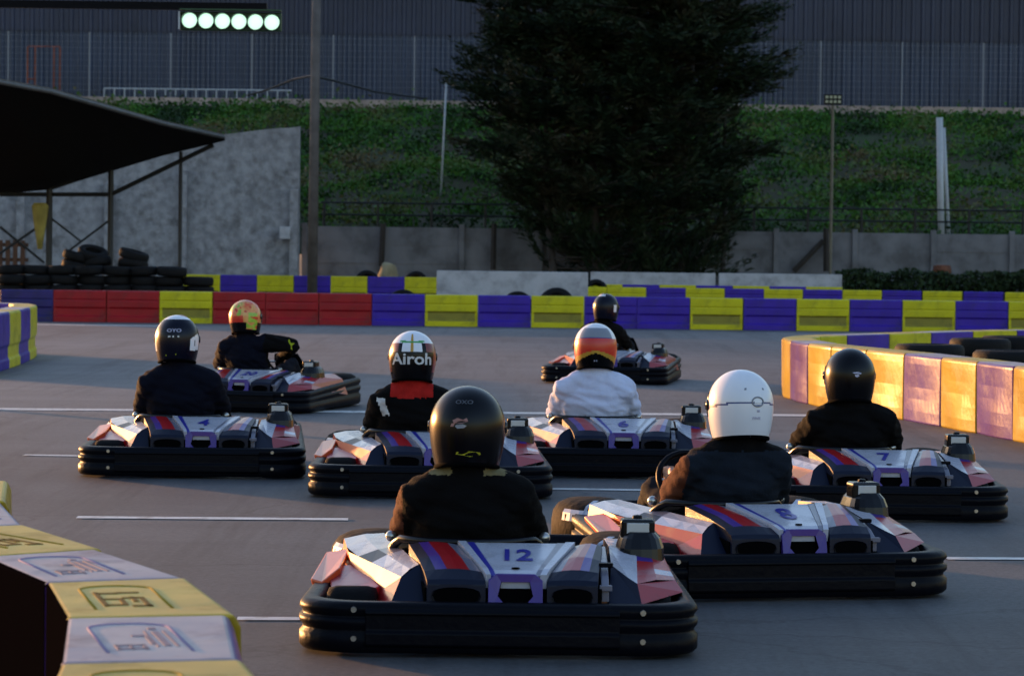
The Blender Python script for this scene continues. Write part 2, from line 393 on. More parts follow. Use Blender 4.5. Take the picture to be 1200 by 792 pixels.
cnt = {'y': 0, 'p': 0}
for i in range(len(ro)-1):
    c = rc[i]
    mb = bowed_block(ro[i], ro[i+1], ri[i+1], ri[i], .58, M['n'+c], M['top'+c], M['b'+c])
    o = mb.build('barrier_block', bevel=.012)
    lab = '%s nearest %s block of the hairpin barrier on the right' % (ORD[cnt[c]], CN[c]); cnt[c] += 1
    tag(o, lab, 'barrier block', 'blocks of the hairpin barrier on the right')

# left mid barrier with rounded end
lo = [(-8.6, 38.9), (-7.7, 39.0), (-6.9, 38.9), (-6.38, 38.4), (-6.16, 37.6), (-6.05, 36.8), (-5.98, 36.0), (-5.86, 34.6), (-5.80, 33.5), (-5.74, 32.4), (-5.68, 31.3)]
li = offs(lo, .30)
lc = ['p', 'y', 'p', 'y', 'y', 'y', 'p', 'y', 'p', 'y']
cnt = {'y': 0, 'p': 0}
for i in range(len(lo)-1):
    c = lc[i]; mb = wall_block(lo[i], lo[i+1], li[i+1], li[i], .66, M['b'+c], M['top'+c], M['b'+c])
    o = mb.build('barrier_block', bevel=.012)
    lab = '%s %s block from the back of the round ended left barrier' % (ORD[cnt[c]], CN[c]); cnt[c] += 1
    tag(o, lab, 'barrier block', 'blocks of the round ended left barrier')

# ------------------------------------------------------------------ tyres
def tyre_mb(r, w, m, ri_=.55):
    mb = MB(); h = w/2
    prof = [(r*ri_, -h*.75), (r*.72, -h), (r*.90, -h*.96), (r*.98, -h*.7), (r, -h*.3), (r, h*.3), (r*.98, h*.7), (r*.90, h*.96), (r*.72, h), (r*ri_, h*.75), (r*(ri_+.06), h*.3), (r*(ri_+.06), -h*.3)]
    mb.lathe(prof, m, n=28, closed=True); return mb
ty = tyre_mb(.33, .20, M['oldrubber']).build('tyre', smooth=True)
first_t = [True]
def tyre(loc, rot, label, group, s=1.0):
    if first_t[0]: o = ty; first_t[0] = False
    else: o = ty.copy(); COL.objects.link(o)
    o.location = loc; o.rotation_euler = rot; o.scale = (s, s, s); tag(o, label, 'tyre', group)
LV = ['bottom', 'second', 'third', 'fourth', 'fifth']
for k in range(8):
    px = 14+k*31; dz = 5 if k < 7 else 4
    for j in range(dz):
        p = W(px+random.uniform(-3, 3), 340, 62.5)
        tyre((p.x, 62.5+random.uniform(-.1, .1), .10+j*.205), (random.uniform(-.05, .05), random.uniform(-.05, .05), random.random()*6),
             '%s tyre up in the %s stack from the left behind the red blocks' % (LV[j] if j else 'lowest', ORD[k]), 'stacked tyres behind the red barrier')
for px, py, rot, lab in ((90, 311, (.15, .12, .5), 'lower tyre of the leftmost pair tilted on top of the stacks'), (91, 301, (.1, .25, .5), 'upper tyre of the leftmost pair tilted on top of the stacks'), (113, 308, (-.2, -.1, .5), 'lower tyre of the second pair on top of the stacks'), (109, 297, (.35, -.15, 1.0), 'upper tyre of the second pair, touching the leftmost pair'), (156, 310, (-.1, .22, .6), 'lower tyre of the lone pair tilted on the stacks'), (157, 299, (-.1, .26, -.6), 'upper tyre of the lone pair tilted on the stacks')):
    p = W(px, py, 63.0); tyre(p, rot, lab, 'tilted tyres on top of the stacks')
for px, py, Y, s, lab in ((606, 349.5, 60, 1.0, 'tyre peeping over the barrier left of the lone tyre before the slabs'), (652, 347.5, 59.5, 1.12, 'larger tyre showing above the yellow block in front of the first slab'), (699, 340.0, 75.5, .9, 'small dark tyre at the joint between the first and second slab'), (472, 347.5, 60, 1.0, 'tyre just showing above the first purple block right of the red ones'), (430, 330, 80, 1.0, 'tyre lying behind the back row beside the pale sack'), (487, 331, 80, 1.0, 'tyre behind the back row close to the first slab')):
    p = W(px, py, Y); tyre((p.x, Y, p.z-(.17 if Y < 70 else 0)), (R(62), .05, random.uniform(-.3, .3)), lab, 'tyres behind the barriers', s)
for (px, Y, n, lab, s) in ((1088, 27.2, 3, 'wide tyre stack inside the hairpin', 1.0), (1150, 29.6, 3, 'middle tyre stack inside the hairpin', .95), (1184, 25.6, 3, 'tyre stack nearest the right edge inside the hairpin', 1.0), (1190, 30.2, 3, 'rear tyre stack inside the hairpin', 1.05)):
    for j in range(n):
        p = W(px, 400, Y); tyre((p.x+random.uniform(-.03, .03), Y, .1+j*.2), (0, 0, j), '%s tyre of the %s' % (['bottom', 'middle', 'top'][j], lab), 'tyres inside the hairpin', s)

# ------------------------------------------------------------------ concrete slabs, walls
M['conc'] = mat('pale concrete', (.46, .465, .50), .85, var=.25, vscale=3, bump=.3, bscale=12, dirt=.35, dscale=3)
M['conc2'] = mat('grey concrete', (.19, .19, .205), .9, var=.4, vscale=1.2, bump=.4, bscale=8, dirt=.5, dscale=1.2)
M['conc3'] = mat('stained concrete', (.34, .345, .37), .9, col2=(.21, .212, .23), vscale=4.5, bump=.6, bscale=14, dirt=.75, dscale=2.6)
M['kerb'] = mat('pinkish concrete', (.50, .38, .33), .85, var=.4, vscale=1.5, dirt=.4)
for px0, px1, pyt, Y, lab in ((512, 689, 317, 67, 'long pale concrete slab left of the other two, in front of the tree'), (692, 838, 318.5, 78, 'middle pale concrete slab under the big tree'), (842, 986, 320, 78, 'pale concrete slab at the right end, beside the low hedge')):
    a, b = W(px0, pyt, Y), W(px1, pyt, Y); mb = MB()
    pr = [(-.14, 0), (-.14, a.z), (.0, a.z), (.12, .35), (.2, 0)]
    mb.loft([[Vector((x, Y+y-.1, z)) for y, z in ((-.22, 0), (-.18, .25), (-.09, .4), (-.08, a.z), (.08, a.z), (.09, .4), (.18, .25), (.22, 0))] for x in (a.x, b.x)], M['conc'])
    tag(mb.build('concrete_slab', bevel=.012), lab, 'concrete barrier', 'concrete slabs before the tree')
# panel wall
YW = 84.0
wl = thing('panel_wall', 'grey concrete panel wall with posts running below the grassy slope', 'wall', (W(780, 300, YW).x, YW, 0))
wx = wl.location.x
xs = [W(357+92*k, 300, YW).x for k in range(-0, 13)]
ztop = W(600, 268, YW).z
for k in range(len(xs)-1):
    for r_ in range(4):
        z0 = r_*ztop/4; mb = MB(); mb.box(((xs[k]+xs[k+1])/2-wx, random.uniform(-.01, .01), z0+ztop/8), (xs[k+1]-xs[k]-.02, .06+.004*r_, ztop/4+.004), M['conc2']); mb.build('panel', wl, bevel=.006)
for k in range(len(xs)):
    mb = MB(); mb.box((xs[k]-wx, -.08, ztop/2+.05), (.15, .15, ztop+.1), M['conc2']); mb.build('post', wl, bevel=.01)
M['wood'] = mat('dark weathered wood', (.035, .028, .024), .85, var=.4)
for p in ([(930, 318), (965, 282)], [(968, 268), (968, 318)], [(449, 262), (447, 312)], [(579, 262), (578, 316)]):
    a, b = W(*p[0], YW-.35), W(*p[1], YW-.35)
    lab = {930: 'dark diagonal prop leaning on the panel wall near the lamp mast', 968: 'dark upright timber against the panel wall beside the diagonal prop', 449: 'dark upright timber against the panel wall right of the big mast', 579: 'dark upright timber against the panel wall left of the tree'}[p[0][0]]
    mb = MB(); mb.tube([a, b], .09, M['wood'], 6); tag(mb.build('timber_prop'), lab, 'timber')

# tall retaining wall
YR = 82.5
rw = thing('retaining_wall', 'tall stained concrete retaining wall behind the canopy', 'wall', (-10, YR, 0))
tl = [(-160, 262), (-60, 235), (30, 212), (90, 196), (215, 163), (352, 148.5)]
mb = MB()
rings = []
NS = 40
for i in range(NS+1):
    px = -160+(352+160)*i/NS
    for a, b in zip(tl, tl[1:]):
        if a[0] <= px <= b[0]: py = a[1]+(b[1]-a[1])*(px-a[0])/(b[0]-a[0])
    p = W(px, py+random.uniform(-.8, .8), YR)
    rings.append([Vector((p.x+10, -.15, 0)), Vector((p.x+10, -.15, p.z)), Vector((p.x+10, .15, p.z)), Vector((p.x+10, .15, 0))])
mb.loft(rings, M['conc3']); mb.build('wall_face', rw)
for px, py in ((25, 228), (128, 215), (215, 200), (345, 222)):
    a = W(px, py, YR-.3); mb = MB(); mb.box((a.x+10, -.3, a.z/2), (.24, .3, a.z), M['conc3']); mb.build('buttress', rw, bevel=.02)
a = W(334, 273, YR-.5); mb = MB(); mb.box(a, (.3, .2, .35), M['conc']); tag(mb.build('junction_box', bevel=.02), 'small pale box fixed to the right end of the stained retaining wall', 'box')

# ------------------------------------------------------------------ hill, terrace, shed
M['soil'] = mat('grassy soil', (.025, .050, .010), .95, col2=(.06, .042, .026), vscale=.35, bump=.6, bscale=3)
YT, ZT = 104.0, W(600, 123.5, 104).z
def hz(x, y):
    t = (y-YW-.2)/(YT-YW-.2); t = max(0, min(1, t))
    base = 1.3+(ZT-.15-1.3)*(t**.85)
    if x < -6.0: base = max(base, 0)
    return base+(noise.noise(Vector((x*.25, y*.25, 0)))*.45+noise.noise(Vector((x*.9, y*.9, 3)))*.18)*math.sin(math.pi*min(1, max(.0, t)))
mb = MB(); nx, ny = 110, 26; X0, X1 = -34, 34
for j in range(ny+1):
    for i in range(nx+1):
        x = X0+(X1-X0)*i/nx; y = YW+.2+(YT-YW-.2)*j/ny
        mb.v.append((x, y, hz(x, y)))
for j in range(ny):
    for i in range(nx):
        a = j*(nx+1)+i; mb.face((a, a+1, a+nx+2, a+nx+1), M['soil'])
b = len(mb.v)
struct(mb.build('hillside', smooth=True, fix=False))
mb = MB(); mb.poly([(-60, YT-.02, ZT-.1), (60, YT-.02, ZT-.1), (60, 135, ZT-.1), (-60, 135, ZT-.1)], M['dirt']); struct(mb.build('terrace', fix=False))
mb = MB()
K = 60; rg = []
for i in range(K+1):
    x = -32+64*i/K; w = noise.noise(Vector((x*.7, 0, 0)))*.07
    rg.append([Vector((x, YT-.1+w, ZT-.22+w)), Vector((x, YT-.1+w, ZT+.12)), Vector((x, YT+.5, ZT+.13)), Vector((x, YT+.5, ZT-.25))])
mb.loft(rg, M['kerb']); struct(mb.build('terrace_kerb'))

# vegetation on the slope: many small leaf faces
def leaf_mat(name, c1, c2, c3, sc):
    m = bpy.data.materials.new(name); m.use_nodes = True; nt = m.node_tree; b = nt.nodes['Principled BSDF']; L = nt.links.new
    tc = nt.nodes.new('ShaderNodeTexCoord'); n = nt.nodes.new('ShaderNodeTexNoise'); n.inputs['Scale'].default_value = sc; n.inputs['Detail'].default_value = 7; n.inputs['Roughness'].default_value = .65
    L(tc.outputs['Object'], n.inputs['Vector']); r = nt.nodes.new('ShaderNodeValToRGB'); e = r.color_ramp.elements
    e[0].position = .42; e[0].color = (*c1, 1); e[1].position = .5; e[1].color = (*c2, 1); x = e.new(.64); x.color = (*c3, 1)
    L(n.outputs['Fac'], r.inputs[0]); L(r.outputs[0], b.inputs['Base Color']); b.inputs['Roughness'].default_value = .65
    b.inputs['Specular IOR Level'].default_value = .2
    return m
M['leaf'] = leaf_mat('slope leaves', (.010, .034, .006), (.042, .135, .012), (.120, .095, .045), .30)
M['hedge'] = leaf_mat('hedge leaves', (.008, .018, .006), (.02, .04, .012), (.03, .05, .02), 2)
M['pine'] = leaf_mat('conifer leaves', (.007, .016, .007), (.014, .029, .011), (.036, .031, .018), .8)
M['bark'] = mat('bark', (.055, .045, .04), .9, var=.5, vscale=5, bump=.7)
rnd = random.Random(3)
def leaf(mb, p, u, v, m):
    b = len(mb.v); mb.v += [tuple(p-u*.5), tuple(p+v*.5), tuple(p+u*.5), tuple(p-v*.5)]; mb.f.append((b, b+1, b+2, b+3)); mb.m.append(m)
def rv():
    return Vector((rnd.gauss(0, 1), rnd.gauss(0, 1), rnd.gauss(0, 1))).normalized()
mb = MB(); mb.mi(M['leaf'])
cl = []
for i in range(4600):
    x = rnd.uniform(-17, 22); y = YW+1.3+(YT-YW-1.5)*rnd.random(); cl.append((x, y))
for x, y in cl:
    s = rnd.uniform(.5, 1.2)*(1.7 if noise.noise(Vector((x*.6, y*.4, 2))) > .15 else 1)
    if noise.noise(Vector((x*.5, y*.5, 9))) < -.22 and rnd.random() < .6: continue
    z = hz(x, y)
    for k in range(26):
        d = Vector((rnd.gauss(0, .35)*s, rnd.gauss(0, .35)*s, abs(rnd.gauss(0, .16))*s))
        u = rv(); v = u.cross(rv()).normalized(); q = rnd.uniform(.07, .18)
        leaf(mb, Vector((x, y, z))+d, u*q, v*q*.7, 0)
tag(mb.build('slope_vegetation', fix=False), 'tangled green ground cover on the slope below the shed', 'ground cover', kind='stuff')

mb = MB(); mb.mi(M['hedge'])
for i in range(9000):
    p0 = W(rnd.uniform(978, 1230), 335, 80.5); hh = 1.05+.18*noise.noise(Vector((p0.x*1.5, 0, 0)))
    p = Vector((p0.x, 80.5+rnd.gauss(0, .25), rnd.uniform(0, hh)))
    u = rv(); v = u.cross(rv()).normalized(); q = rnd.uniform(.08, .16); leaf(mb, p, u*q, v*q*.7, 0)
tag(mb.build('hedge', fix=False), 'low dark green hedge at the foot of the panel wall', 'hedge')

# shed
M['clad'] = mat('dark cladding', (.042, .050, .090), .55, var=.3, vscale=.25, dirt=.3, dscale=.6)
M['clad2'] = mat('blue cladding', (.038, .054, .100), .5, var=.25, vscale=.3, dirt=.25, dscale=.7)
YS = 110.0; ZS = 14.0
sh = thing('warehouse', 'huge dark blue grey corrugated metal warehouse on the terrace', 'warehouse', (0, YS, ZT-.1))
def clad(z0, z1, m, name, yo):
    mb = MB(); x = -44; rings = []
    while x < 44:
        for dx, dy in ((0, 0), (.10, 0), (.14, -.09), (.24, -.09), (.28, 0)):
            rings.append([Vector((x+dx, dy+yo, z0)), Vector((x+dx, dy+yo, z1))])
        x += .37
    mb.loft(rings, m, cap=False, closed=False); return mb.build(name, sh, fix=False)
clad(0, 3.0, M['clad2'], 'lower_cladding', 0); clad(3.0, ZS-ZT, M['clad'], 'upper_cladding', -.04)
mb = MB(); mb.box((0, 9, (ZS-ZT)/2), (88, 17.8, ZS-ZT-.05), M['clad']); mb.build('shed_body', sh)
mb = MB(); mb.box((0, 9, ZS-ZT+.06), (89, 18.6, .18), M['clad']); mb.build('roof', sh)

# chain fence on the terrace
M['wire'] = mat('galvanised wire', (.22, .24, .28), .5, metal=.3)
YF = 106.0; fz = ZT-.08
fn = thing('wire_fence', 'tall wire mesh fence with thin posts along the top of the slope', 'fence', (0, YF, fz))
kf = F/YF
fx = [(v-600)/kf for v in [7+95*k for k in range(-1, 15)]]
topz = W(600, 44, YF).z-fz
for x in fx:
    mb = MB(); mb.tube([(x, 0, 0), (x, 0, topz)], .028, M['wire'], 6); mb.build('post', fn)
mb = MB(); z = .1
def wbar(a, b, r):
    a, b = Vector(a), Vector(b); mb.tube([a, b], r, M['wire'], 3, cap=False)
while z < topz: wbar((fx[0], .03, z), (fx[-1], .03, z), .006); z += .22
x = fx[0]
while x < fx[-1]: wbar((x, .04, .05), (x, .04, topz), .005); x += .19
mb.build('wire_mesh', fn, fix=False)

# orange frame, white ladder rail
M['rust'] = mat('rusty orange paint', (.30, .07, .03), .6, var=.4)
fo = thing('steel_scaffold', 'rusty orange steel frame standing before the warehouse at far left', 'frame', (W(52, 112, 107).x, 107, fz))
a0 = W(32, 112, 107).x-fo.location.x; a1 = W(70, 112, 107).x-fo.location.x; ht = W(50, 55, 107).z-fz
for x in (a0, a0+.28, a1-.22, a1): mb = MB(); mb.tube([(x, 0, 0), (x, 0, ht)], .035, M['rust'], 6); mb.build('upright', fo)
for z in (ht, ht*.45): mb = MB(); mb.tube([(a0, 0, z), (a1 if z == ht else a0+.28, 0, z)], .035, M['rust'], 6); mb.build('crossbar', fo)
M['wpaint'] = mat('white painted metal', (.42, .45, .48), .5, dirt=.3)
ra = thing('ladder_rail', 'long low white ladder lying on edge along the fence foot', 'ladder', (W(232, 112, 105.4).x, 105.4, ZT+.14))
ax, bx = W(122, 110, 105.4).x-ra.location.x, W(342, 110, 105.4).x-ra.location.x
for z in (.02, .36): mb = MB(); mb.tube([(ax, 0, z), (bx, 0, z)], .03, M['wpaint'], 6); mb.build('side_rail', ra)
x = ax
while x <= bx: mb = MB(); mb.tube([(x, 0, .02), (x, 0, .36)], .024, M['wpaint'], 6); mb.build('rung', ra); x += .37

# ------------------------------------------------------------------ masts and poles
M['pole'] = mat('weathered grey mast', (.125, .11, .105), .8, var=.3, vscale=3, dirt=.3)
def pole(name, p0, p1, r0, r1, m, label, cat, n=10, **k):
    mb = MB(); mb.tube([p0, p1], [r0, r1], m, n); return tag(mb.build(name, smooth=True), label, cat, **k)
b0 = W(366, 318, 78); b0.z = 0; t0 = W(371.5, -60, 78)
pole('mast', b0, t0, .14, .125, M['pole'], 'tall thick grey mast rising out of the picture left of the tree', 'mast')
M['cable'] = mat('black cable', (.01, .01, .012), .7)
for pts, lab in (([(371, 88), (345, 93), (312, 106), (290, 112)], 'black cable running down left from the tall grey mast'), ([(371, 90), (400, 97), (440, 108), (500, 116)], 'black cable running down right from the tall grey mast')):
    mb = MB(); q = [W(x, y, 78+i*8) for i, (x, y) in enumerate(pts)]; mb.tube(q, .035, M['cable'], 6); tag(mb.build('cable'), lab, 'cable')
pole('leaning_pole', W(516, 245, 90), W(523, 96, 90), .035, .03, M['wpaint'], 'thin pale pole leaning on the slope left of the tree', 'pole', 8)
p0 = W(1104, 272, 86); p0.z = 1.2
pole('white_post', p0, W(1101, 138, 86), .10, .10, M['wpaint'], 'thick white post on the slope at the right', 'post', 10)
p0 = W(1114, 272, 86.4); p0.z = 1.2
pole('white_stay', p0, W(1106, 150, 86.4), .055, .05, M['wpaint'], 'thin pale stay leaning beside the thick white post', 'post', 8)
lm = thing('lamp_mast', 'slim floodlight mast with a four lamp head right of the tree', 'floodlight', (W(973, 318, 83).x, 83, 0))
zt = W(974, 122, 83).z; M['tan'] = mat('tan painted steel', (.17, .15, .11), .6, var=.3)
mb = MB(); mb.tube([(0, 0, 0), (0, 0, zt)], .045, M['tan'], 8); mb.build('pole', lm)
mb = MB(); mb.box((0, 0, zt+.12), (.5, .12, .30), M['black']); hd = mb.build('lamp_head', lm, bevel=.01)
M['lamp'] = mat('dull lamp glass', (.35, .38, .28), .25)
for i in range(4):
    for j in range(2):
        mb = MB(); mb.box((-.18+.12*i, -.065, zt+.06+.13*j), (.08, .02, .08), M['lamp']); mb.build('lamp', hd)
# low dark railing behind panel wall
rl = thing('iron_railing', 'thin black railing just behind the top of the panel wall', 'railing', (0, 85.2, 1.6))
M['iron'] = mat('black iron', (.006, .007, .008), .6)
xa, xb = W(376, 243, 85.2).x, W(1260, 243, 85.2).x; zr = W(600, 240, 85.2).z-1.6
for z in (zr, zr-.35): mb = MB(); mb.tube([(xa, 0, z), (xb, 0, z)], .028, M['iron'], 5); mb.build('rail', rl)
for px in range(380, 1260, 63):
    x = W(px, 243, 85.2).x; mb = MB(); mb.tube([(x, 0, -.4), (x, 0, zr)], .035 if px % 2 else .045, M['iron'], 5); mb.build('post', rl)
# little clutter by the wall
M['tanbag'] = mat('pale sack', (.30, .26, .16), .9, var=.3)
M['bin'] = mat('rusty tin', (.16, .05, .02), .7, var=.4)
def blob(name, c, sz, m, label, cat, seed=1, rough=.25):
    bm = bmesh.new(); bmesh.ops.create_icosphere(bm, subdivisions=3, radius=1)
    for v in bm.verts:
        n = noise.noise(v.co*1.6+Vector((seed, 0, 0)))*rough; v.co = Vector((v.co.x*sz[0], v.co.y*sz[1], v.co.z*sz[2]))*(1+n)
    me = bpy.data.meshes.new(name); bm.to_mesh(me); bm.free(); me.materials.append(m)
    for p in me.polygons: p.use_smooth = True
    o = bpy.data.objects.new(name, me); o.location = c; link(o); return tag(o, label, cat)
c = W(455, 318, 81); blob('sack', (c.x, 81, c.z-.1), (.26, .2, .38), M['tanbag'], 'pale bulging sack behind the back barrier row near the mast', 'sack', 2)
mb = MB(); c = W(1104, 320, 82.6); mb.lathe([(.0, 0), (.26, 0), (.27, c.z+.1), (.24, c.z+.22), (.0, c.z+.24)], M['bin'], (c.x, 82.6, 0), n=14)
tag(mb.build('rusty_bin', smooth=False), 'small rusty orange bin before the panel wall at the right', 'bin')
mb = MB(); c = W(1165, 325, 82.6); mb.lathe([(.0, 0), (.24, 0), (.26, c.z), (.3, c.z+.15), (.0, c.z+.16)], M['dark'], (c.x, 82.6, 0), n=14)
tag(mb.build('dark_bin'), 'small dark bin before the panel wall near the right edge', 'bin')
M['pal'] = mat('brown slats', (.11, .045, .02), .8, var=.4)
c = W(10, 300, 78); mb = MB()
for i in range(5): mb.box((c.x-.42+.2*i, 78, c.z*.5+.25), (.12, .05, c.z+.35), M['pal'])
for z in (c.z-.1, c.z+.3): mb.box((c.x, 78.05, z), (1.05, .04, .10), M['pal'])
tag(mb.build('orange_pallet', bevel=.005), 'orange brown slatted pallet standing under the canopy at the left edge', 'pallet')
M['flag'] = mat('yellow cloth', (.42, .34, .08), .8, var=.3)
mb = MB(); c = W(47, 262, 70.5)
mb.loft([[Vector((c.x+sx*w, 70.5+sy*.05, c.z+z)) for sx, sy in ((-1, -1), (.8, -1.3), (1, 1), (-.8, 1.2))] for z, w in ((-.62, .05), (-.3, .10), (.1, .16), (.42, .20), (.5, .14))], M['flag'])
tag(mb.build('furled_flag', smooth=True), 'furled yellow flag hanging from the left canopy post', 'flag')

# ------------------------------------------------------------------ canopy
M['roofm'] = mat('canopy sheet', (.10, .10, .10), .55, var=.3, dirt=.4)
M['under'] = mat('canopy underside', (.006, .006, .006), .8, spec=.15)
cp = thing('canopy', 'dark open canopy roof on thin braced posts at the left', 'canopy', (-8, 70, 0)); co = cp.location
fr = [(-70, 75, 58.5), (0, 98, 60.5), (60, 109, 62.5), (120, 126, 65), (190, 146, 68), (262, 162, 71.4)]
bk = [(-70, 232, 73), (0, 228, 73), (60, 222, 73), (120, 204, 73), (190, 183, 72.6), (264, 165, 71.6)]
mb = MB(); rg = []
for f_, b_ in zip(fr, bk):
    a, b = W(*f_)-co, W(*b_)-co; t = Vector((0, 0, .10))
    rg.append([a, b, b+t, a+t])
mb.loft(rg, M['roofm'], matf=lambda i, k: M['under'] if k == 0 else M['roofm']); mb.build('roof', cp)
mb = MB(); mb.tube([W(x, y-1.0, Y-.08)-co for x, y, Y in fr], .05, M['roofm'], 6); mb.build('gutter', cp, smooth=True)
M['frame'] = mat('canopy steel', (.02, .021, .024), .6)
def strut(a, b, r, nm='brace'):
    mb = MB(); mb.tube([a-co, b-co], r, M['frame'], 6); mb.build(nm, cp)
for px, pt, r_ in ((58, 222, .085), (130, 200, .075), (212, 178, .05)):
    a = W(px, pt, 72.2); b = Vector((a.x, 72.2, 0)); strut(a, b, r_, 'post')
strut(W(0, 228, 72.2), W(130, 228, 72.2), .06, 'beam'); strut(W(130, 228, 72.2), W(250, 170, 71.8), .06)
strut(W(0, 266, 72.2), W(52, 308, 72.2), .035); strut(W(20, 283, 72.2), W(58, 257, 72.2), .035); strut(W(-30, 318, 72.2), W(20, 283, 72.2), .035)
strut(W(60, 256, 72.2), W(95, 283, 72.2), .03); strut(W(78, 296, 72.2), W(130, 257, 72.2), .03); strut(W(58, 222, 72.2), W(85, 213, 72.2), .04)

# ------------------------------------------------------------------ starting lights on a gantry arm
YG = 26.5
gt = thing('starting_light_gantry', 'black overhead arm reaching in from the left above the start line', 'gantry', (W(0, 5, YG).x-1.2, YG, 0))
a = W(-160, 3, YG)-gt.location; b = W(313, 9, YG)-gt.location
mb = MB(); mb.tube([(0, 0, 0), (0, 0, a.z+.1)], .07, M['black'], 8); mb.build('post', gt)
mb = MB(); mb.box((a+b)/2, ((b-a).length+.0, .08, .068), M['black'], mtx=Matrix.Rotation(-math.atan2(b.z-a.z, b.x-a.x), 3, 'Y')); mb.build('arm', gt)
M['housing'] = mat('housing with lamp glow', (.004, .05, .018), .45)  # green glow of the lamps painted into the black housing's colour
M['glow'] = mat('lit lamp', (.8, .9, .8), .4, emit=(.62, 1.0, .76), estr=.27)
c0, c1 = W(222, 24.2, YG-.1), W(318.5, 26.6, YG-.1)
sl = thing('starting_lights', 'row of six round lit greenish white lamps hanging under the gantry arm', 'starting lights', (c0+c1)/2)
dv = (c1-c0); 
mb = MB(); mb.box((0, .06, .0), (dv.length+.17, .07, .17), M['housing']); bx_ = mb.build('housing', sl, bevel=.01)
mb = MB(); mb.box((0, .0, .10), (dv.length+.17, .16, .012), M['housing']); mb.build('hood', sl)
mb = MB(); mb.box((-dv.length/2-.088, .0, 0), (.014, .12, .16), M['wpaint']); mb.build('end_plate', sl)
for i in range(6):
    p = c0+dv*i/5-sl.location; mb = MB()
    mb.lathe([(0, -.012), (.035, -.010), (.060, -.002), (.069, .02), (.069, .03)], M['glow'], p, 'Y', 28)
    lp = mb.build('lamp', bx_, smooth=True)
    mb = MB(); mb.lathe([(.072, -.03), (.076, -.03), (.076, .03), (.072, .03)], M['housing'], p, 'Y', 28, closed=True); mb.build('lamp_ring', lp)

# ------------------------------------------------------------------ big conifer
YC = 82.2
tr = thing('conifer_tree', 'huge dark conifer with several trunks standing behind the slabs', 'tree', (W(745, 318, YC).x, YC, 0))
to = tr.location
def env(z):
    prof = [(0.2, 620, 850), (1.2, 612, 872), (2.6, 583, 872), (3.8, 556, 886), (5.3, 528, 894), (6.3, 516, 905), (7.6, 532, 915), (8.6, 545, 893), (10, 575, 860), (12, 620, 820), (14, 690, 760)]
    for a, b in zip(prof, prof[1:]):
        if a[0] <= z <= b[0]:
            t = (z-a[0])/(b[0]-a[0]); return a[1]+(b[1]-a[1])*t, a[2]+(b[2]-a[2])*t
    return 700, 740
kc = F/YC
mbt = MB()
trunks = []
for px, dx, dy, hgt, r_ in ((801, .2, 0, 12.5, .14), (745, -.2, .4, 13.5, .2), (700, -.5, -.2, 12, .15), (650, -.9, .3, 9.5, .12), (842, .5, .5, 9, .09)):
    x = (px-600)/kc-to.x; pts = [Vector((x+dx*(t**1.5)+.1*math.sin(t*7+px), dy*t*2, hgt*t)) for t in [i/9 for i in range(10)]]
    mbt.tube(pts, [r_*(1-.75*i/9) for i in range(10)], M['bark'], 8); trunks.append(pts)
lm_ = MB(); lm_.mi(M['pine']); lb = MB()
r2 = random.Random(11)
def spray(mb, p, d, ln, n):
    """a feathery drooping-tip branchlet: thin leaf slivers along a curved axis"""
    side = d.cross(Vector((0, 0, 1))); side = side.normalized() if side.length > .01 else Vector((1, 0, 0))
    for i in range(n):
        t = r2.random(); q = p+d*ln*t+Vector((0, 0, .10*ln*t*t))
        sg = 1 if r2.random() < .5 else -1
        u = (d*.8+side*sg*r2.uniform(.2, .9)+Vector((0, 0, r2.uniform(-.25, .45)))).normalized()*r2.uniform(.20, .42)*(1.15-t*.6)
        v = u.cross(Vector((r2.gauss(0, 1), r2.gauss(0, 1), r2.gauss(0, 1)))).normalized()*r2.uniform(.030, .065)
        leaf(mb, q+u*.5+side*r2.gauss(0, .10)*ln*.4+Vector((0, 0, r2.gauss(0, .05))), u, v, 0)
for i in range(820):
    z = .9+12.4*(r2.random()**.85)
    if z < 2.8 and r2.random() < .45: continue
    l, r_ = env(z); cx = (l+r_)/2; hw = (r_-l)/2/kc; cxw = (cx-600)/kc-to.x
    a = r2.uniform(0, 2*math.pi); rad = hw*(.83+.14*math.sin(z*3.1+a*2)+r2.uniform(-.16, .10))
    fy = .75 if z > 3 or math.sin(a) > 0 else .35
    tip = Vector((cxw+math.cos(a)*rad, math.sin(a)*rad*fy, z))
    tk = r2.choice(trunks[:4]); k = min(9, max(0, int((z-.7)/13*9))); st = tk[k].copy(); st.z = max(.4, z-r2.uniform(.2, .9))
    rise = r2.uniform(-.1, .25) if z > 2.5 else r2.uniform(-.6, 0)
    mid = (st+tip)/2+Vector((0, 0, rise-.1))
    lb.tube([st, mid, tip], [.03, .02, .008], M['bark'], 4, cap=False)
    L_ = (tip-st).length
    dirn = (tip-mid).normalized(); nseg = int(4+L_*2.2)
    for s in range(nseg):
        t = .3+.7*(s+r2.random())/nseg
        q = st.lerp(mid, t*2) if t < .5 else mid.lerp(tip, t*2-1)
        dd = (dirn+Vector((r2.gauss(0, .5), r2.gauss(0, .5), r2.gauss(.05, .22)))).normalized()
        spray(lm_, q, dd, r2.uniform(.5, .95), 24)
    spray(lm_, tip-dirn*.3, (dirn+Vector((0, 0, .15))).normalized(), .75, 20)
mbt.build('trunk', tr, smooth=True); lb.build('branches', tr, fix=False); lm_.build('crown', tr, fix=False)
mb = MB(); q = [(830, 232+30), (860, 272), (880, 288)]; 

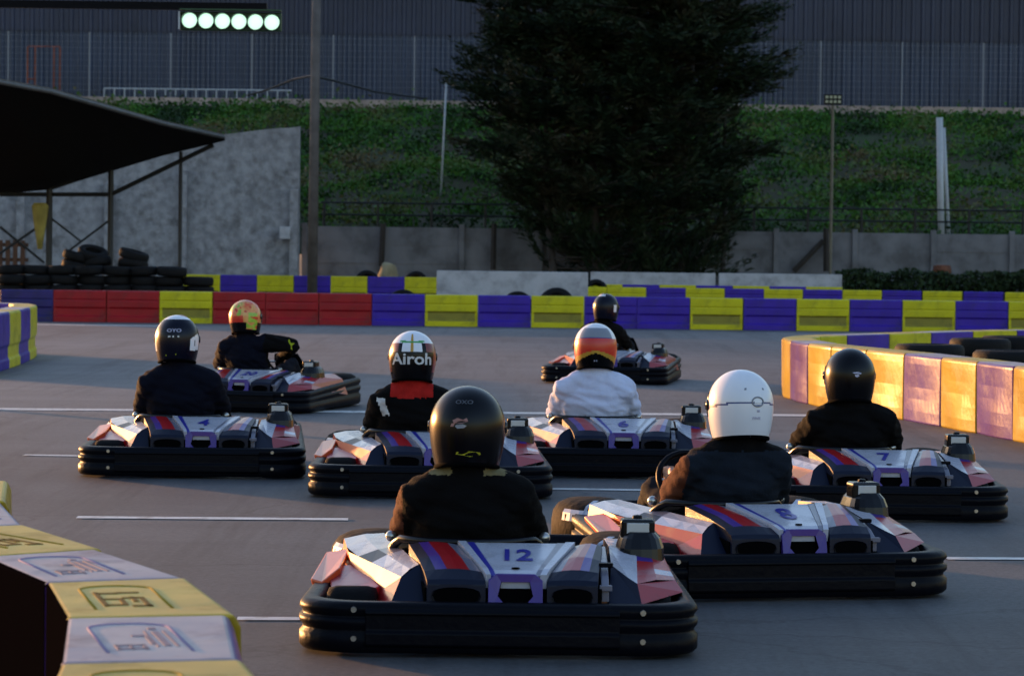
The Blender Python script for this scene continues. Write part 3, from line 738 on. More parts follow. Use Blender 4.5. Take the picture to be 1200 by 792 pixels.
# ------------------------------------------------------------------ kart
XD = -.12
def ring_path(off, n=7):
    """plan outline of the wrap around bumper, inset by off"""
    hw, y0, y1 = .70-off, 0+off, 1.86-off
    cs = [((-hw+.20, y0+.17), .20, .17, 180, 270), ((hw-.20, y0+.17), .20, .17, 270, 360), ((.62-off-.24, y1-.28), .24, .28, 0, 90), ((-.62+off+.24, y1-.28), .24, .28, 90, 180)]
    pts = []
    for (cx, cy), rx, ry, a0, a1 in cs:
        for i in range(n):
            a = R(a0+(a1-a0)*i/(n-1)); pts.append((cx+rx*math.cos(a), cy+ry*math.sin(a)))
    return pts
def make_kart():
    k = thing('racing_kart', 'x', 'kart')
    # wrap-around bumper
    prof = [(.012, .014), (0, .028), (0, .075), (.011, .086), (.011, .096), (0, .110), (0, .132), (.011, .134), (.011, .144), (0, .160), (.004, .176), (.016, .188), (.055, .190), (.072, .180), (.075, .12), (.07, .04)]
    rz_ = lambda y, z: z*(1+.36*max(0, min(1, (y-1.0)/.55)))
    rings = [[Vector((x, y, rz_(y, z))) for x, y in ring_path(o)] for o, z in prof]
    mb = MB(); mb.loft(rings+[rings[0]], M['black'], cap=False); mb.build('bumper', k, smooth=True)
    # rear cover plate with a shallow recess
    mb = MB()
    pr = [(.0, .035), (-.014, .045), (-.014, .085), (-.004, .095), (-.004, .15), (-.014, .150), (-.014, .158), (-.004, .170), (.06, .172), (.06, .035)]
    mb.loft([[Vector((x, y, z)) for y, z in pr] for x in (-.46, .42)], M['black']); mb.build('rear_cover', k, bevel=.006)
    for x, z in ((-.50, .165), (-.50, .065), (.50+.0, .165), (.50, .065)):
        mb = MB(); mb.lathe([(0, -.006), (.010, -.006), (.011, .004)], M['steel'], (x, .0, z), 'Y', 10); mb.build('bolt', k)
    # floor tray, frame tubes
    mb = MB(); mb.box((0, 1.05, .045), (.62, 1.35, .012), M['dark']); mb.build('floor_tray', k)
    mb = MB()
    for s in (-1, 1): mb.tube([(s*.33, .12, .09), (s*.36, .7, .075), (s*.30, 1.3, .07), (s*.24, 1.7, .08)], .016, M['black'], 8)
    mb.tube([(-.5, .3, .135), (.5, .3, .135)], .02, M['steel'], 10)
    mb.tube([(-.42, 1.45, .12), (.42, 1.45, .12)], .014, M['black'], 8)
    mb.build('frame', k, smooth=True)
    for x, y, r, w in ((-.52, .28, .108, .18), (.52, .28, .108, .18), (-.50, 1.45, .118, .12), (.50, 1.45, .118, .12)):
        wh = thing_part('wheel', k); wh.location = (x, y, r)
        mb = MB(); h = w/2
        mb.lathe([(r*.55, -h*.8), (r*.75, -h), (r*.93, -h*.92), (r, -h*.6), (r, h*.6), (r*.93, h*.92), (r*.75, h), (r*.55, h*.8)], M['rubber'], axis='X', n=28, closed=True); mb.build('tyre', wh, smooth=True)
        mb = MB(); mb.lathe([(0, -h*.5), (r*.28, -h*.55), (r*.5, -h*.75), (r*.58, -h*.82), (r*.58, h*.82), (r*.5, h*.75), (r*.28, h*.55), (0, h*.5)], M['steel'], axis='X', n=20); mb.build('rim', wh, smooth=True)
    # centre fairing: number panel, purple collector with hexagonal vent, side bulges
    cx = .058
    mb = MB()
    def strip(x0r, x1r, x0f, x1f, m, lift=0, zr=.284, zf=.350):
        pts = []
        for t in (0, .12, 1):
            y = .10+.42*t; z = (zr-.008 if t == 0 else zr+(zf-zr)*t)+lift
            pts.append([Vector((x0r+(x0f-x0r)*t, y, z)), Vector((x1r+(x1f-x1r)*t, y, z)), Vector((x1r+(x1f-x1r)*t, y+.01, z-.05)), Vector((x0r+(x0f-x0r)*t, y+.01, z-.05))])
        mb.loft(pts, m)
    strip(cx-.068, cx+.068, cx-.150, cx+.150, M['white'])
    strip(cx-.085, cx-.069, cx-.180, cx-.151, M['blue'], .002); strip(cx+.069, cx+.085, cx+.151, cx+.180, M['grey'], .002)
    strip(cx-.104, cx-.086, cx-.210, cx-.181, M['white'], .006); strip(cx+.086, cx+.108, cx+.181, cx+.215, M['white'], .006)
    mb.build('number_panel', k)
    # purple face with hex hole: outer & inner outlines
    mb = MB(); yo, yi = .066, .16
    out = [(-.095, .145), (.095, .145), (.095, .262), (.068, .284), (-.068, .284), (-.095, .262)]
    inn = [(-.030, .172), (.030, .172), (.062, .208), (.050, .256), (-.050, .256), (-.062, .208)]
    O = [Vector((cx+x, yo+(z-.165)*.25, z)) for x, z in out]; I = [Vector((cx+x, yo+(z-.165)*.25+.006, z)) for x, z in inn]
    I2 = [Vector((cx+x*.8, yi, .214+(z-.214)*.8)) for x, z in inn]; O2 = [Vector((cx+x, yi+.04, z-.004)) for x, z in out]
    mb.loft([O2, O, I], M['purple'], cap=False); mb.loft([I, I2], M['dark'], cap=False); mb.poly(I2, M['dark'])
    mb.build('vent_surround', k, bevel=.003)
    # raised fenders over the front wheels with curved white print
    for s in (-1, 1):
        fc, fr_ = (-.49, .185) if s < 0 else (.455, .155); mb = MB(); rg = []
        for q, zz in ((1.0, .10), (1.0, .19), (.96, .235), (.84, .268), (.62, .288), (.30, .296), (.02, .298)):
            rg.append([Vector((fc+fr_*q*math.cos(a), 1.50+.30*q*math.sin(a), zz)) for a in [2*math.pi*i/28 for i in range(28)]])
        mb.loft(rg, M['rubber']); fd = mb.build('fender', k, smooth=True)
        mb = MB(); ln = []
        for i in range(9):
            a = R(200+110*i/8); ln.append([Vector((fc+fr_*q*math.cos(a), 1.50+.30*q*math.sin(a), z+.003)) for q, z in ((.99, .205), (.955, .240), (.90, .255))])
        mb.loft(ln[:4], M['white'], cap=False, closed=False); mb.loft(ln[5:], M['white'], cap=False, closed=False)
        ln = [[Vector((fc+fr_*q*math.cos(R(b))+dx, 1.50+.30*q*math.sin(R(b)), z+.004)) for dx in (-.012, .012)] for b, q, z in ((235, .97, .23), (240, .8, .272), (255, .5, .291))]
        mb.loft(ln, M['white'], cap=False, closed=False); mb.build('print', fd, solid=.002)
    # bulges
    for nm, xr, xf, ms in (('left', (-.250, -.046), (-.330, -.155), ['navy', 'purple', 'red', 'red', 'grey']), ('right', (.168, .345), (.275, .372), ['grey', 'red', 'red', 'purple', 'navy'])):
        mb = MB(); n = 5; rows = []
        prof = [(.085, .14, 0), (.085, .16, 0), (.09, .246, .0), (.10, .260, .003), (.16, .284, .010), (.30, .312, .014), (.52, .342, .01)]
        for y, z, b in prof:
            t = max(0, (y-.09)/.43); x0 = xr[0]+(xf[0]-xr[0])*t; x1 = xr[1]+(xf[1]-xr[1])*t
            rows.append([Vector((x0+(x1-x0)*i/n, y, z+b*math.sin(math.pi*i/n)*1.0)) for i in range(n+1)])
        mb.loft(rows, M['navy'], cap=False, closed=False, matf=lambda i, q: M['navy'] if i < 4 else M[ms[q]])
        # side skirts
        for e in (0, n):
            top = [r[e] for r in rows]; base = [Vector((p.x, max(p.y, .1), .12)) for p in top]
            mb.loft([top, base], M['navy'], cap=False, closed=False)
        mb.build('engine_bulge', k, bevel=.004)
        mb = MB(); c = (xr[0]+xr[1])/2; w = (xr[1]-xr[0])/2-.022
        o1 = [Vector((c+w*math.cos(a)*(1 if abs(math.cos(a)) > .5 else 1), 0.083, .206+.028*math.copysign(abs(math.sin(a))**.6, math.sin(a)))) for a in [2*math.pi*i/16 for i in range(16)]]
        o2 = [Vector((c+(p.x-c)*1.08, .080, .206+(p.z-.206)*1.12)) for p in o1]
        mb.loft([[p+Vector((0, .006, 0)) for p in o2], o2, o1], M['black'], cap=False); mb.poly([p+Vector((0, -.001, 0)) for p in o1], M['dark']); mb.build('vent', k)
    mb = MB(); mb.hexa([(-.26, .10, .12), (.36, .10, .12), (.36, .5, .15), (-.33, .5, .15), (-.26, .105, .232), (.36, .105, .232), (.372, .5, .29), (-.33, .5, .29)], M['dark']); mb.build('fairing_core', k)
    # left side pod
    A, B, C, D, E_, F_ = (-.45, 1.20, .315), (-.60, 1.12, .300), (-.285, .25, .298), (-.345, .20, .258), (-.375, .11, .182), (-.262, .11, .172)
    B2 = (-.565, .80, .282); Gp = (-.262, .20, .25); Hh = (-.62, 1.15, .12); I_ = (-.50, .45, .13); mb = MB()
    Av, Bv, B2v, Cv, Dv = map(Vector, (A, B, B2, C, D)); tin = [0, .15, .42, .56, .78, .90, 1]; tout = [0, .25, .50, .66, .80, .88, 1]
    def ov(t): return Bv.lerp(B2v, t/.38) if t < .38 else B2v.lerp(Dv, (t-.38)/.62)
    mb.loft([[Av.lerp(Cv, a), Av.lerp(Cv, a).lerp(ov(b), .5)+Vector((0, 0, .006)), ov(b)] for a, b in zip(tin, tout)], M['white'], cap=False, closed=False, matf=lambda i, q: [M['white'], M['white'], M['grey'], M['white'], M['white'], M['white']][i] if q == 0 or i != 2 else M['navy'])
    mb.poly([C, D, E_, F_, Gp], M['navy']); mb.poly([D, B2, I_, E_], M['red']); mb.poly([B2, B, Hh, I_], M['orange'])
    mb.poly([A, C, Gp, (-.28, 1.2, .15)], M['navy']); mb.poly([A, (-.28, 1.2, .15), Hh, B], M['navy'])
    mb.poly([Gp, F_, (-.28, 1.2, .15)], M['navy']); mb.poly([E_, I_, Hh, (-.28, 1.2, .15), F_], M['dark'])
    pod = mb.build('side_pod', k, bevel=.006, fix=True)
    mb = MB(); mb.poly([(-.645, .74, .236), (-.52, .72, .244), (-.425, .32, .212), (-.465, .27, .194), (-.60, .38, .188)], M['red']); mb.build('side_fin', k, solid=.03, bevel=.006)
    mb = MB(); mb.poly([(-.685, .50, .215), (-.66, .98, .262), (-.57, .94, .280), (-.585, .60, .245), (-.64, .46, .205)], M['orange']); mb.build('side_ridge', k, solid=.025, bevel=.006)
    # right pod
    mb = MB()
    R1, R2_, R3, R4, R5 = (.385, .11, .172), (.50, .11, .182), (.487, .19, .245), (.455, .23, .262), (.398, .31, .298)
    T1, T2 = (.40, .62, .330), (.50, .60, .318); S1, S2, S3 = (.655, .30, .205), (.63, .36, .24), (.60, .66, .295)
    mb.poly([R1, R2_, R3, R4, R5], M['navy']); mb.poly([R5, R4, R3, T2, T1], M['white']); mb.poly([R3, R2_, S1, S2], M['pink']); r3, s2, s3, t2 = map(Vector, (R3, S2, S3, T2)); mb.loft([[r3.lerp(t2, a), r3.lerp(t2, a).lerp(s2.lerp(s3, b), .5)+Vector((0, 0, .008)), s2.lerp(s3, b)] for a, b in ((0, 0), (.25, .15), (.4, .35), (.7, .5), (1, 1))], M['red'], cap=False, closed=False, matf=lambda i, q: M[['pink', 'white', 'red', 'red'][i]] if q else M[['red', 'pink', 'red', 'purple'][i]])
    e1, e2, e3 = (.40, 1.25, .30), (.52, 1.22, .30), (.62, 1.15, .26)
    mb.poly([T1, T2, e2, e1], M['white']); mb.poly([T2, S3, e3, e2], M['red'])
    mb.poly([S1, (.655, 1.2, .12), e3, S3, S2], M['red']); mb.poly([R1, R5, T1, e1, (.385, 1.25, .12)], M['navy']); mb.poly([e1, e2, e3, (.655, 1.2, .12), (.385, 1.25, .12)], M['navy']); mb.poly([R1, (.385, 1.25, .12), (.655, 1.2, .12), S1, R2_], M['dark'])
    pod = mb.build('engine_cover', k, bevel=.006)
            # silencer strip between bulge and cover
    mb = MB(); mb.loft([[Vector((.372+dx, y, z+dz)) for dx, dz in ((-.014, 0), (.014, 0), (.014, -.05), (-.014, -.05))] for y, z in ((.13, .235), (.2, .268), (.34, .305), (.6, .335))], M['grey']); mb.build('exhaust_shield', k, bevel=.004)
    mb = MB(); mb.box((.378, .26, .302), (.05, .03, .016), M['black']); mb.build('bracket', k, bevel=.003); mb = MB(); mb.box((.374, .13, .235), (.045, .03, .02), M['grey']); mb.build('clamp', k, bevel=.003)
    # air box dome with transponder box
    mb = MB(); rg = []
    for z, sx, sy in ((.27, .092, .15), (.33, .088, .14), (.365, .076, .12), (.388, .055, .095)):
        rg.append([Vector((.515+sx*math.copysign(abs(math.cos(a))**.7, math.cos(a)), .68+sy*math.copysign(abs(math.sin(a))**.7, math.sin(a)), z)) for a in [2*math.pi*i/20 for i in range(20)]])
    mb.loft(rg, M['shell']); mb.build('air_box', k, smooth=False, bevel=.004)
    tb = MB(); tb.box((.505, .66, .395), (.125, .10, .075), M['shell']); tbo = tb.build('control_box', k, bevel=.012, seg=3)
    mb = MB(); mb.box((.505, .607, .397), (.082, .006, .046), M['screen']); mb.build('box_label', tbo, bevel=.003)
    mb = MB(); mb.lathe([(.0, .445), (.016, .442), (.02, .43), (.02, .42)], M['black'], (.505, .68, 0), n=12); mb.build('knob', tbo)
    # seat shell
    mb = MB(); rings = []; NA = 28
    for z, s in ((.06, .70), (.14, .88), (.24, .97), (.33, 1.0), (.345, 1.02)):
        row = []
        for i in range(NA+1):
            a = R(-200+220*i/NA); ca, sa = math.cos(a), math.sin(a)
            drop = .17*max(0, (sa+.55)/1.0) if z > .2 else 0
            row.append(Vector((XD+.29*s*ca, .86+.29*s*sa, z-drop*(z/.345))))
        rings.append(row)
    mb.loft(rings, M['shell'], cap=False, closed=False); mb.build('seat', k, smooth=True, solid=.016)
    mb = MB(); mb.tube([rings[-1][i] for i in range(0, NA+1)], .016, M['shell'], 8); 
    mb.build('seat_rim', k, smooth=True)
    for x in (XD-.285, XD+.285): 
        mb = MB(); mb.lathe([(.0, -.02), (.018, -.018), (.022, 0), (.018, .018), (.0, .02)], M['steel'], (x, .78, .345), 'Y', 12); mb.build('seat_bolt', k, smooth=True)
    # steering
    mb = MB(); c = Vector((XD, 1.20, .40)); ax = Vector((0, -.80, .60)).normalized(); u = Vector((1, 0, 0)); v = ax.cross(u)
    mb.tube([c+(u*math.cos(a)+v*math.sin(a))*.145 for a in [2*math.pi*i/28 for i in range(29)]], .014, M['black'], 8, cap=False)
    for a in (R(0), R(180), R(270)): mb.tube([c, c+(u*math.cos(a)+v*math.sin(a))*.14], .010, M['steel'], 6)
    mb.build('steering_wheel', k, smooth=True)
    mb = MB(); mb.tube([c, (XD*.3, 1.62, .10)], .011, M['steel'], 8); mb.build('steering_column', k)
    # nose panel and front fairing
    mb = MB()
    mb.loft([[Vector((x, y, z)) for x, y, z in ((-w, y0, z0), (-w*.5, y0-.02, z0+.005), (0, y0-.03, z0+.01), (w*.5, y0-.02, z0+.005), (w, y0, z0))] for w, y0, z0 in ((.17, 1.72, .16), (.16, 1.55, .28), (.13, 1.40, .42), (.11, 1.36, .47))], M['black'], cap=False, closed=False)
    mb.build('nose_panel', k, solid=.012)
    mb = MB()
    for s in (-1, 1):
        mb.loft([[Vector((s*x, y, z)) for x, y, z in r_] for r_ in (((.30, 1.60, .22), (.42, 1.66, .23), (.55, 1.60, .20)), ((.30, 1.75, .20), (.40, 1.78, .20), (.50, 1.74, .17)))], M['red'], cap=False, closed=False)
    mb.build('front_fairing', k, solid=.02, bevel=.004)
    mb = MB()
    for s in (-1, 1):
        mb.loft([[Vector((s*x, y, z)) for x, y, z in ((.40, 1.36, .262), (.47, 1.34, .272), (.58, 1.37, .250))], [Vector((s*x, y, z)) for x, y, z in ((.40, 1.42, .264), (.47, 1.41, .274), (.58, 1.44, .252))]], M['white'], cap=False, closed=False)
        mb.loft([[Vector((s*x, y, z)) for x, y, z in ((.38, 1.52, .245), (.45, 1.54, .255), (.55, 1.52, .236))], [Vector((s*x, y, z)) for x, y, z in ((.38, 1.57, .24), (.45, 1.60, .25), (.55, 1.57, .23))]], M['white'], cap=False, closed=False)
    mb.build('wheel_guard', k, solid=.012)
    return k
def thing_part(name, parent):
    o = bpy.data.objects.new(name, None); o.empty_display_size = .1; link(o, parent); return o

# ------------------------------------------------------------------ driver
def capsule(mb, pts, m, n=16, lat=None):
    """pts: (Vector, rx, ry); closed loft with rounded ends"""
    P = [(Vector(p), rx, ry) for p, rx, ry in pts]
    ext = []
    t0 = (P[1][0]-P[0][0]).normalized(); t1 = (P[-1][0]-P[-2][0]).normalized()
    rr0 = min(P[0][1], P[0][2]); rr1 = min(P[-1][1], P[-1][2])
    for q in (.05, .4, .75, .94): ext.append((P[0][0]-t0*rr0*math.sqrt(1-q*q), P[0][1]*q, P[0][2]*q))
    ext += P
    for q in (.94, .75, .4, .05): ext.append((P[-1][0]+t1*rr1*math.sqrt(1-q*q), P[-1][1]*q, P[-1][2]*q))
    rings = []; L = Vector(lat) if lat else None; pu = None
    for i, (p, rx, ry) in enumerate(ext):
        t = (ext[min(i+1, len(ext)-1)][0]-ext[max(i-1, 0)][0]).normalized()
        if L is None and pu is None: L = Vector((1, 0, 0)) if abs(t.x) < .8 else Vector((0, 0, 1))
        base = L if pu is None or lat else pu
        u = (base-t*base.dot(t)).normalized(); w = t.cross(u); pu = u
        rings.append([p+u*rx*math.cos(2*math.pi*k/n)+w*ry*math.sin(2*math.pi*k/n) for k in range(n)])
    mb.loft(rings, m)
def remesh(mb, name, vox, smooth=6, wr=0, wscale=9, seed=0):
    o = mb.build(name); md = o.modifiers.new('r', 'REMESH'); md.mode = 'VOXEL'; md.voxel_size = vox; md.use_smooth_shade = True
    sm = o.modifiers.new('s', 'SMOOTH'); sm.factor = .5; sm.iterations = smooth
    me = eval_mesh(o); bpy.data.objects.remove(o)
    if wr:
        me.update()
        nm = [v.normal.copy() for v in me.vertices]
        for v, n in zip(me.vertices, nm):
            c = v.co; q = Vector((c.x*wscale*.8+c.z*3, c.y*wscale, c.z*wscale*1.9+c.x*2))
            f = noise.noise(q+Vector((seed, 0, 0)))+.5*noise.noise(q*2.3)
            f = 1-abs(f)*2.6
            v.co = c+n*wr*f
    for p in me.polygons: p.use_smooth = True
    me.name = name
    return me
def arm_pts(s, ew, eh):
    if s > 0 and eh == 'raised': return Vector((.185, .66, .54)), Vector((.405, .81, .52)), Vector((.165, 1.10, .395))
    if eh == 'raised': eh = .35
    sh_ = Vector((s*.178, .66, .497)); el = Vector((s*ew, .86, eh)); wr_ = Vector((s*.165, 1.10, .395)); return sh_, el, wr_
def make_body(ew=.238, eh=.335):
    mb = MB(); m = M['skin']
    # hips -> chest -> neck -> head
    capsule(mb, [((0, .97, .13), .16, .11), ((0, .86, .20), .15, .105), ((0, .76, .34), .155, .105), ((0, .69, .45), .155, .10), ((0, .66, .52), .11, .07)], m, 20, lat=(1, 0, 0))
    capsule(mb, [((0, .66, .54), .055, .06), ((0, .67, .64), .055, .06)], m)
    capsule(mb, [((0, .70, .68), .060, .075), ((0, .69, .73), .072, .09), ((0, .685, .78), .075, .095), ((0, .69, .82), .068, .085)], m, 20)
    capsule(mb, [((0, .775, .745), .010, .012), ((0, .792, .728), .014, .014)], m, 10)   # nose
    for s in (-1, 1):
        a, e, w = arm_pts(s, ew, eh)
        capsule(mb, [(a+Vector((-s*.015, 0, -.01)), .040, .040), (a.lerp(e, .5), .038, .038), (e, .032, .032), (e.lerp(w, .45), .031, .031), (w, .026, .022)], m)
        capsule(mb, [((s*.085, .96, .14), .085, .08), ((s*.15, 1.16, .26), .066, .066), ((s*.19, 1.32, .33), .052, .055), ((s*.17, 1.45, .25), .052, .05), ((s*.14, 1.60, .13), .035, .035)], m)
        capsule(mb, [((s*.14, 1.60, .10), .035, .03), ((s*.14, 1.70, .13), .04, .025), ((s*.14, 1.78, .18), .035, .018)], m)
        # hand round the wheel rim
        w2 = w+Vector((-s*.008, .05, .012)); capsule(mb, [(w, .026, .018), (w2, .036, .018), (w2+Vector((0, .025, .012)), .038, .016)], m, lat=(0, -.3, 1))
        for i in range(4):
            o = w2+Vector((0, .03, -.022+.019*i)); f = [1, 1.12, 1.05, .85][3-i]
            capsule(mb, [(o, .009, .009), (o+Vector((s*.020*f, .030*f, .004)), .0085, .0085), (o+Vector((s*.0*f, .052*f, .006)), .008, .008), (o+Vector((-s*.024*f, .036*f, .006)), .007, .007)], m, 8)
        capsule(mb, [(w2+Vector((-s*.012, 0, .026)), .011, .011), (w2+Vector((-s*.034, .018, .040)), .010, .010), (w2+Vector((-s*.040, .040, .036)), .008, .008)], m, 8)
    return remesh(mb, 'body', .0065, 3)
def make_jacket(ew=.238, eh=.335, bulk=1.0, seed=0, slim=False):
    mb = MB(); m = M['trouser']
    capsule(mb, [((0, .93, .10), .18*bulk, .13), ((0, .84, .20), .185*bulk, .13), ((0, .75, .34), .20*bulk, .13), ((0, .685, .45), .205*bulk, .125), ((0, .66, .52), .135*bulk, .09), ((0, .665, .58), .085, .075)], m, 24, lat=(1, 0, 0))
    for s in (-1, 1):
        a, e, w = arm_pts(s, ew, eh)
        capsule(mb, [(Vector((s*.05, .66, .553)), .058, .066), (Vector((s*.115, .66, .532)), .064, .07), (a, .072, .070), (a.lerp(e, .5), .066*bulk, .064), (e, .056*bulk, .056), (e.lerp(w, .5), .050, .050), (w+Vector((0, -.02, 0)), .037, .036)], m, 16)
    capsule(mb, [((0, .655, .56), .085, .08), ((0, .66, .60), .082, .082)], m, 20, lat=(1, 0, 0))
    return remesh(mb, 'jacket', .010, 4, wr=.0095, wscale=6.5, seed=seed)
def make_trousers():
    mb = MB(); m = M['trouser']
    capsule(mb, [((0, .99, .12), .17, .12), ((0, .90, .15), .165, .11)], m, 20, lat=(1, 0, 0))
    for s in (-1, 1):
        capsule(mb, [((s*.085, .96, .145), .10, .095), ((s*.15, 1.16, .265), .082, .08), ((s*.19, 1.32, .335), .067, .07), ((s*.17, 1.45, .255), .066, .064), ((s*.145, 1.57, .155), .052, .052)], m)
    return remesh(mb, 'trousers', .012, 4, wr=.005, wscale=9)
def make_shoes():
    mb = MB()
    for s in (-1, 1): capsule(mb, [((s*.14, 1.60, .085), .042, .038), ((s*.14, 1.71, .125), .05, .034), ((s*.14, 1.80, .185), .043, .026)], M['shoe'])
    return remesh(mb, 'shoes', .010, 3)

# helmet geometry ------------------------------------------------
HP = [(-.150, .80), (-.142, .845), (-.125, .885), (-.09, .935), (-.05, .975), (-.01, 1.0), (.03, .992), (.065, .94), (.095, .845), (.12, .71), (.137, .53), (.147, .32), (.151, .12), (.1515, 0)]
def hp(z):
    if z <= HP[0][0]: return HP[0][1]
    for a, b in zip(HP, HP[1:]):
        if a[0] <= z <= b[0]:
            t = (z-a[0])/(b[0]-a[0]); return a[1]+(b[1]-a[1])*t
    return 0
# smooth profile
def hps(z):
    if z > .0: return max(0, 1-(z/.1515)**2.1)**.5
    return 1-.17*(-z/.15)**1.9
def hsurf(az, z, off=0):
    """az 0 = rear (-y), + to the right"""
    s = hps(z); rx, ry = .139*s+off, .166*s+off
    x, y = rx*math.sin(az), -ry*math.cos(az)
    if y > 0: y += .018*max(0, -z/.15)*math.cos(az)*-1
    zz = z
    if z < -.05: zz = z+(.012*math.cos(az))*((-z-.05)/.1)*(1 if math.cos(az) > 0 else -1.0*.4)
    return Vector((x, y, zz))
def make_helmet(paint, mats, open_visor=False):
    mb = MB(); NA, NZ = 96, 56; zs = []
    for j in range(NZ+1):
        t = j/NZ; zs.append(-.150+.3015*math.sin(t*math.pi/2)**1.05 if False else -.150+.3014*(1-(1-t)**1.7))
    rings = [[hsurf(2*math.pi*i/NA-math.pi, z) for i in range(NA)] for z in zs]
    for m in mats: mb.mi(m)
    def mf(j, i):
        az = 2*math.pi*(i+.5)/NA-math.pi; z = (zs[j]+zs[j+1])/2; return mats[paint(az, z)]
    mb.loft(rings, mats[0], cap=True, matf=mf)
    o = mb.build('helmet', smooth=True)
    # padded lower trim
    tr_ = MB(); tr_.tube([hsurf(2*math.pi*i/48, -.149, -.002) for i in range(49)], .009, M['dark'], 8, cap=False); tr_.build('trim', o, smooth=True)
    v = MB(); rr = []
    for z in (-.050, -.035, 0, .035, .055):
        rr.append([hsurf(math.pi+R(-78+156*i/30), z, .004) for i in range(31)])
    v.loft(rr, M['visor'], cap=False, closed=False); v.build('visor', o, smooth=True, solid=.003)
    for s in (-1, 1):
        p = hsurf(s*R(100), .0, .0); q = MB(); q.lathe([(0, s*.010), (.020, s*.009), (.024, s*.002), (.024, -s*.004)], M['visor'], p, 'X', 18); q.build('visor_pivot', o, smooth=True)
    return o
def wrap_text(body, size, z0, az0, m, parent, name='lettering', off=.0012, sx=1.0, bold=True):
    me = text_mesh(body, size, .0008, bold)
    bm = bmesh.new(); bm.from_mesh(me)
    bmesh.ops.subdivide_edges(bm, edges=[e for e in bm.edges if e.calc_length() > size*.15], cuts=2)
    for v in bm.verts:
        z = z0+v.co.y; az = az0+v.co.x*sx/(.139*max(.3, hps(z))); v.co = hsurf(az, z, off+v.co.z)
    bm.to_mesh(me); bm.free(); me.materials.append(m)
    o = bpy.data.objects.new(name, me); link(o, parent); return o
def patch(cells, m, parent, name, off=.0015):
    """cells: list of polygons in (az deg, z)"""
    mb = MB()
    for poly in cells:
        c = (sum(p[0] for p in poly)/len(poly), sum(p[1] for p in poly)/len(poly))
        mb.poly([hsurf(R(a), z, off) for a, z in poly], m)
    return mb.build(name, parent, solid=.001)

BODY = make_body(); BODY_W = make_body(.255, .36); BODY_R = make_body(.33, 'raised')
JA = make_jacket(); JB = make_jacket(.255, .37, .97, 5); JC = make_jacket(.242, .335, 1.0, 11); JD = make_jacket(.33, 'raised', 1.0, 8)
TR = make_trousers(); SH = make_shoes()
def mesh_obj(name, me, parent, mats=None, fn=None):
    me = me.copy() if (mats is not None) else me
    if mats is not None:
        me.materials.clear()
        for m in mats: me.materials.append(m)
        if fn:
            for p in me.polygons: p.material_index = fn(p.center)
        else:
            for p in me.polygons: p.material_index = 0
    o = bpy.data.objects.new(name, me); link(o, parent); return o
for me, m in ((BODY, 'skin'), (BODY_R, 'skin'), (BODY_W, 'skin'), (TR, 'trouser'), (SH, 'shoe')):
    me.materials.clear(); me.materials.append(M[m])
    for p in me.polygons: p.material_index = 0

def cloth(name, col, rough=.9, var=.25, **k): return mat(name, col, rough, spec=.12, var=var, vscale=18, bump=.25, bscale=120, **k)
C = dict(black=cloth('black cloth', (.0022, .0022, .003)), khaki=cloth('khaki collar cloth', (.20, .17, .09)), navy=cloth('navy cloth', (.0028, .004, .012)),
         slate=cloth('dark slate cloth', (.009, .014, .024)), red=cloth('red cloth', (.42, .018, .015)), white=cloth('white shirt', (.58, .64, .86), .8, .08),
         brown=cloth('sun glow on sleeve', (.10, .035, .02)), ivory=cloth('ivory patch', (.6, .6, .62)), lime=cloth('lime patch', (.45, .55, .03)), char=cloth('charcoal', (.005, .004, .0045)))  # the brown is low sun glow painted onto dark sleeves
h_white = mat('helmet white', (.72, .75, .82), .3, coat=.25); h_black = mat('helmet black', (.002, .002, .0035), .24, spec=.22); h_red = mat('helmet red', (.55, .02, .01), .3, coat=.2)
h_dred = mat('helmet dark red', (.16, .008, .01), .3, coat=.15); h_green = mat('helmet green', (.06, .30, .08), .3, coat=.2); h_gold = mat('helmet gold', (.45, .25, .03), .3, coat=.15)
h_orange = mat('helmet orange', (.70, .09, .03), .3, coat=.1, col2=(.72, .42, .12), vscale=16); h_lime = mat('helmet lime', (.42, .58, .05), .3, coat=.2, col2=(.15, .40, .03), vscale=25)
h_grey = mat('helmet grey', (.20, .22, .27), .3, coat=.15); h_navy = mat('helmet navy', (.003, .004, .013), .26, spec=.22); h_blue = mat('helmet blue line', (.02, .05, .20), .3)
h_logo = mat('dull logo', (.30, .14, .13), .4); h_dim = mat('dim print', (.07, .075, .09), .4); h_lav = mat('lavender print', (.40, .40, .55), .4); h_sil = mat('silver print', (.55, .57, .6), .35)

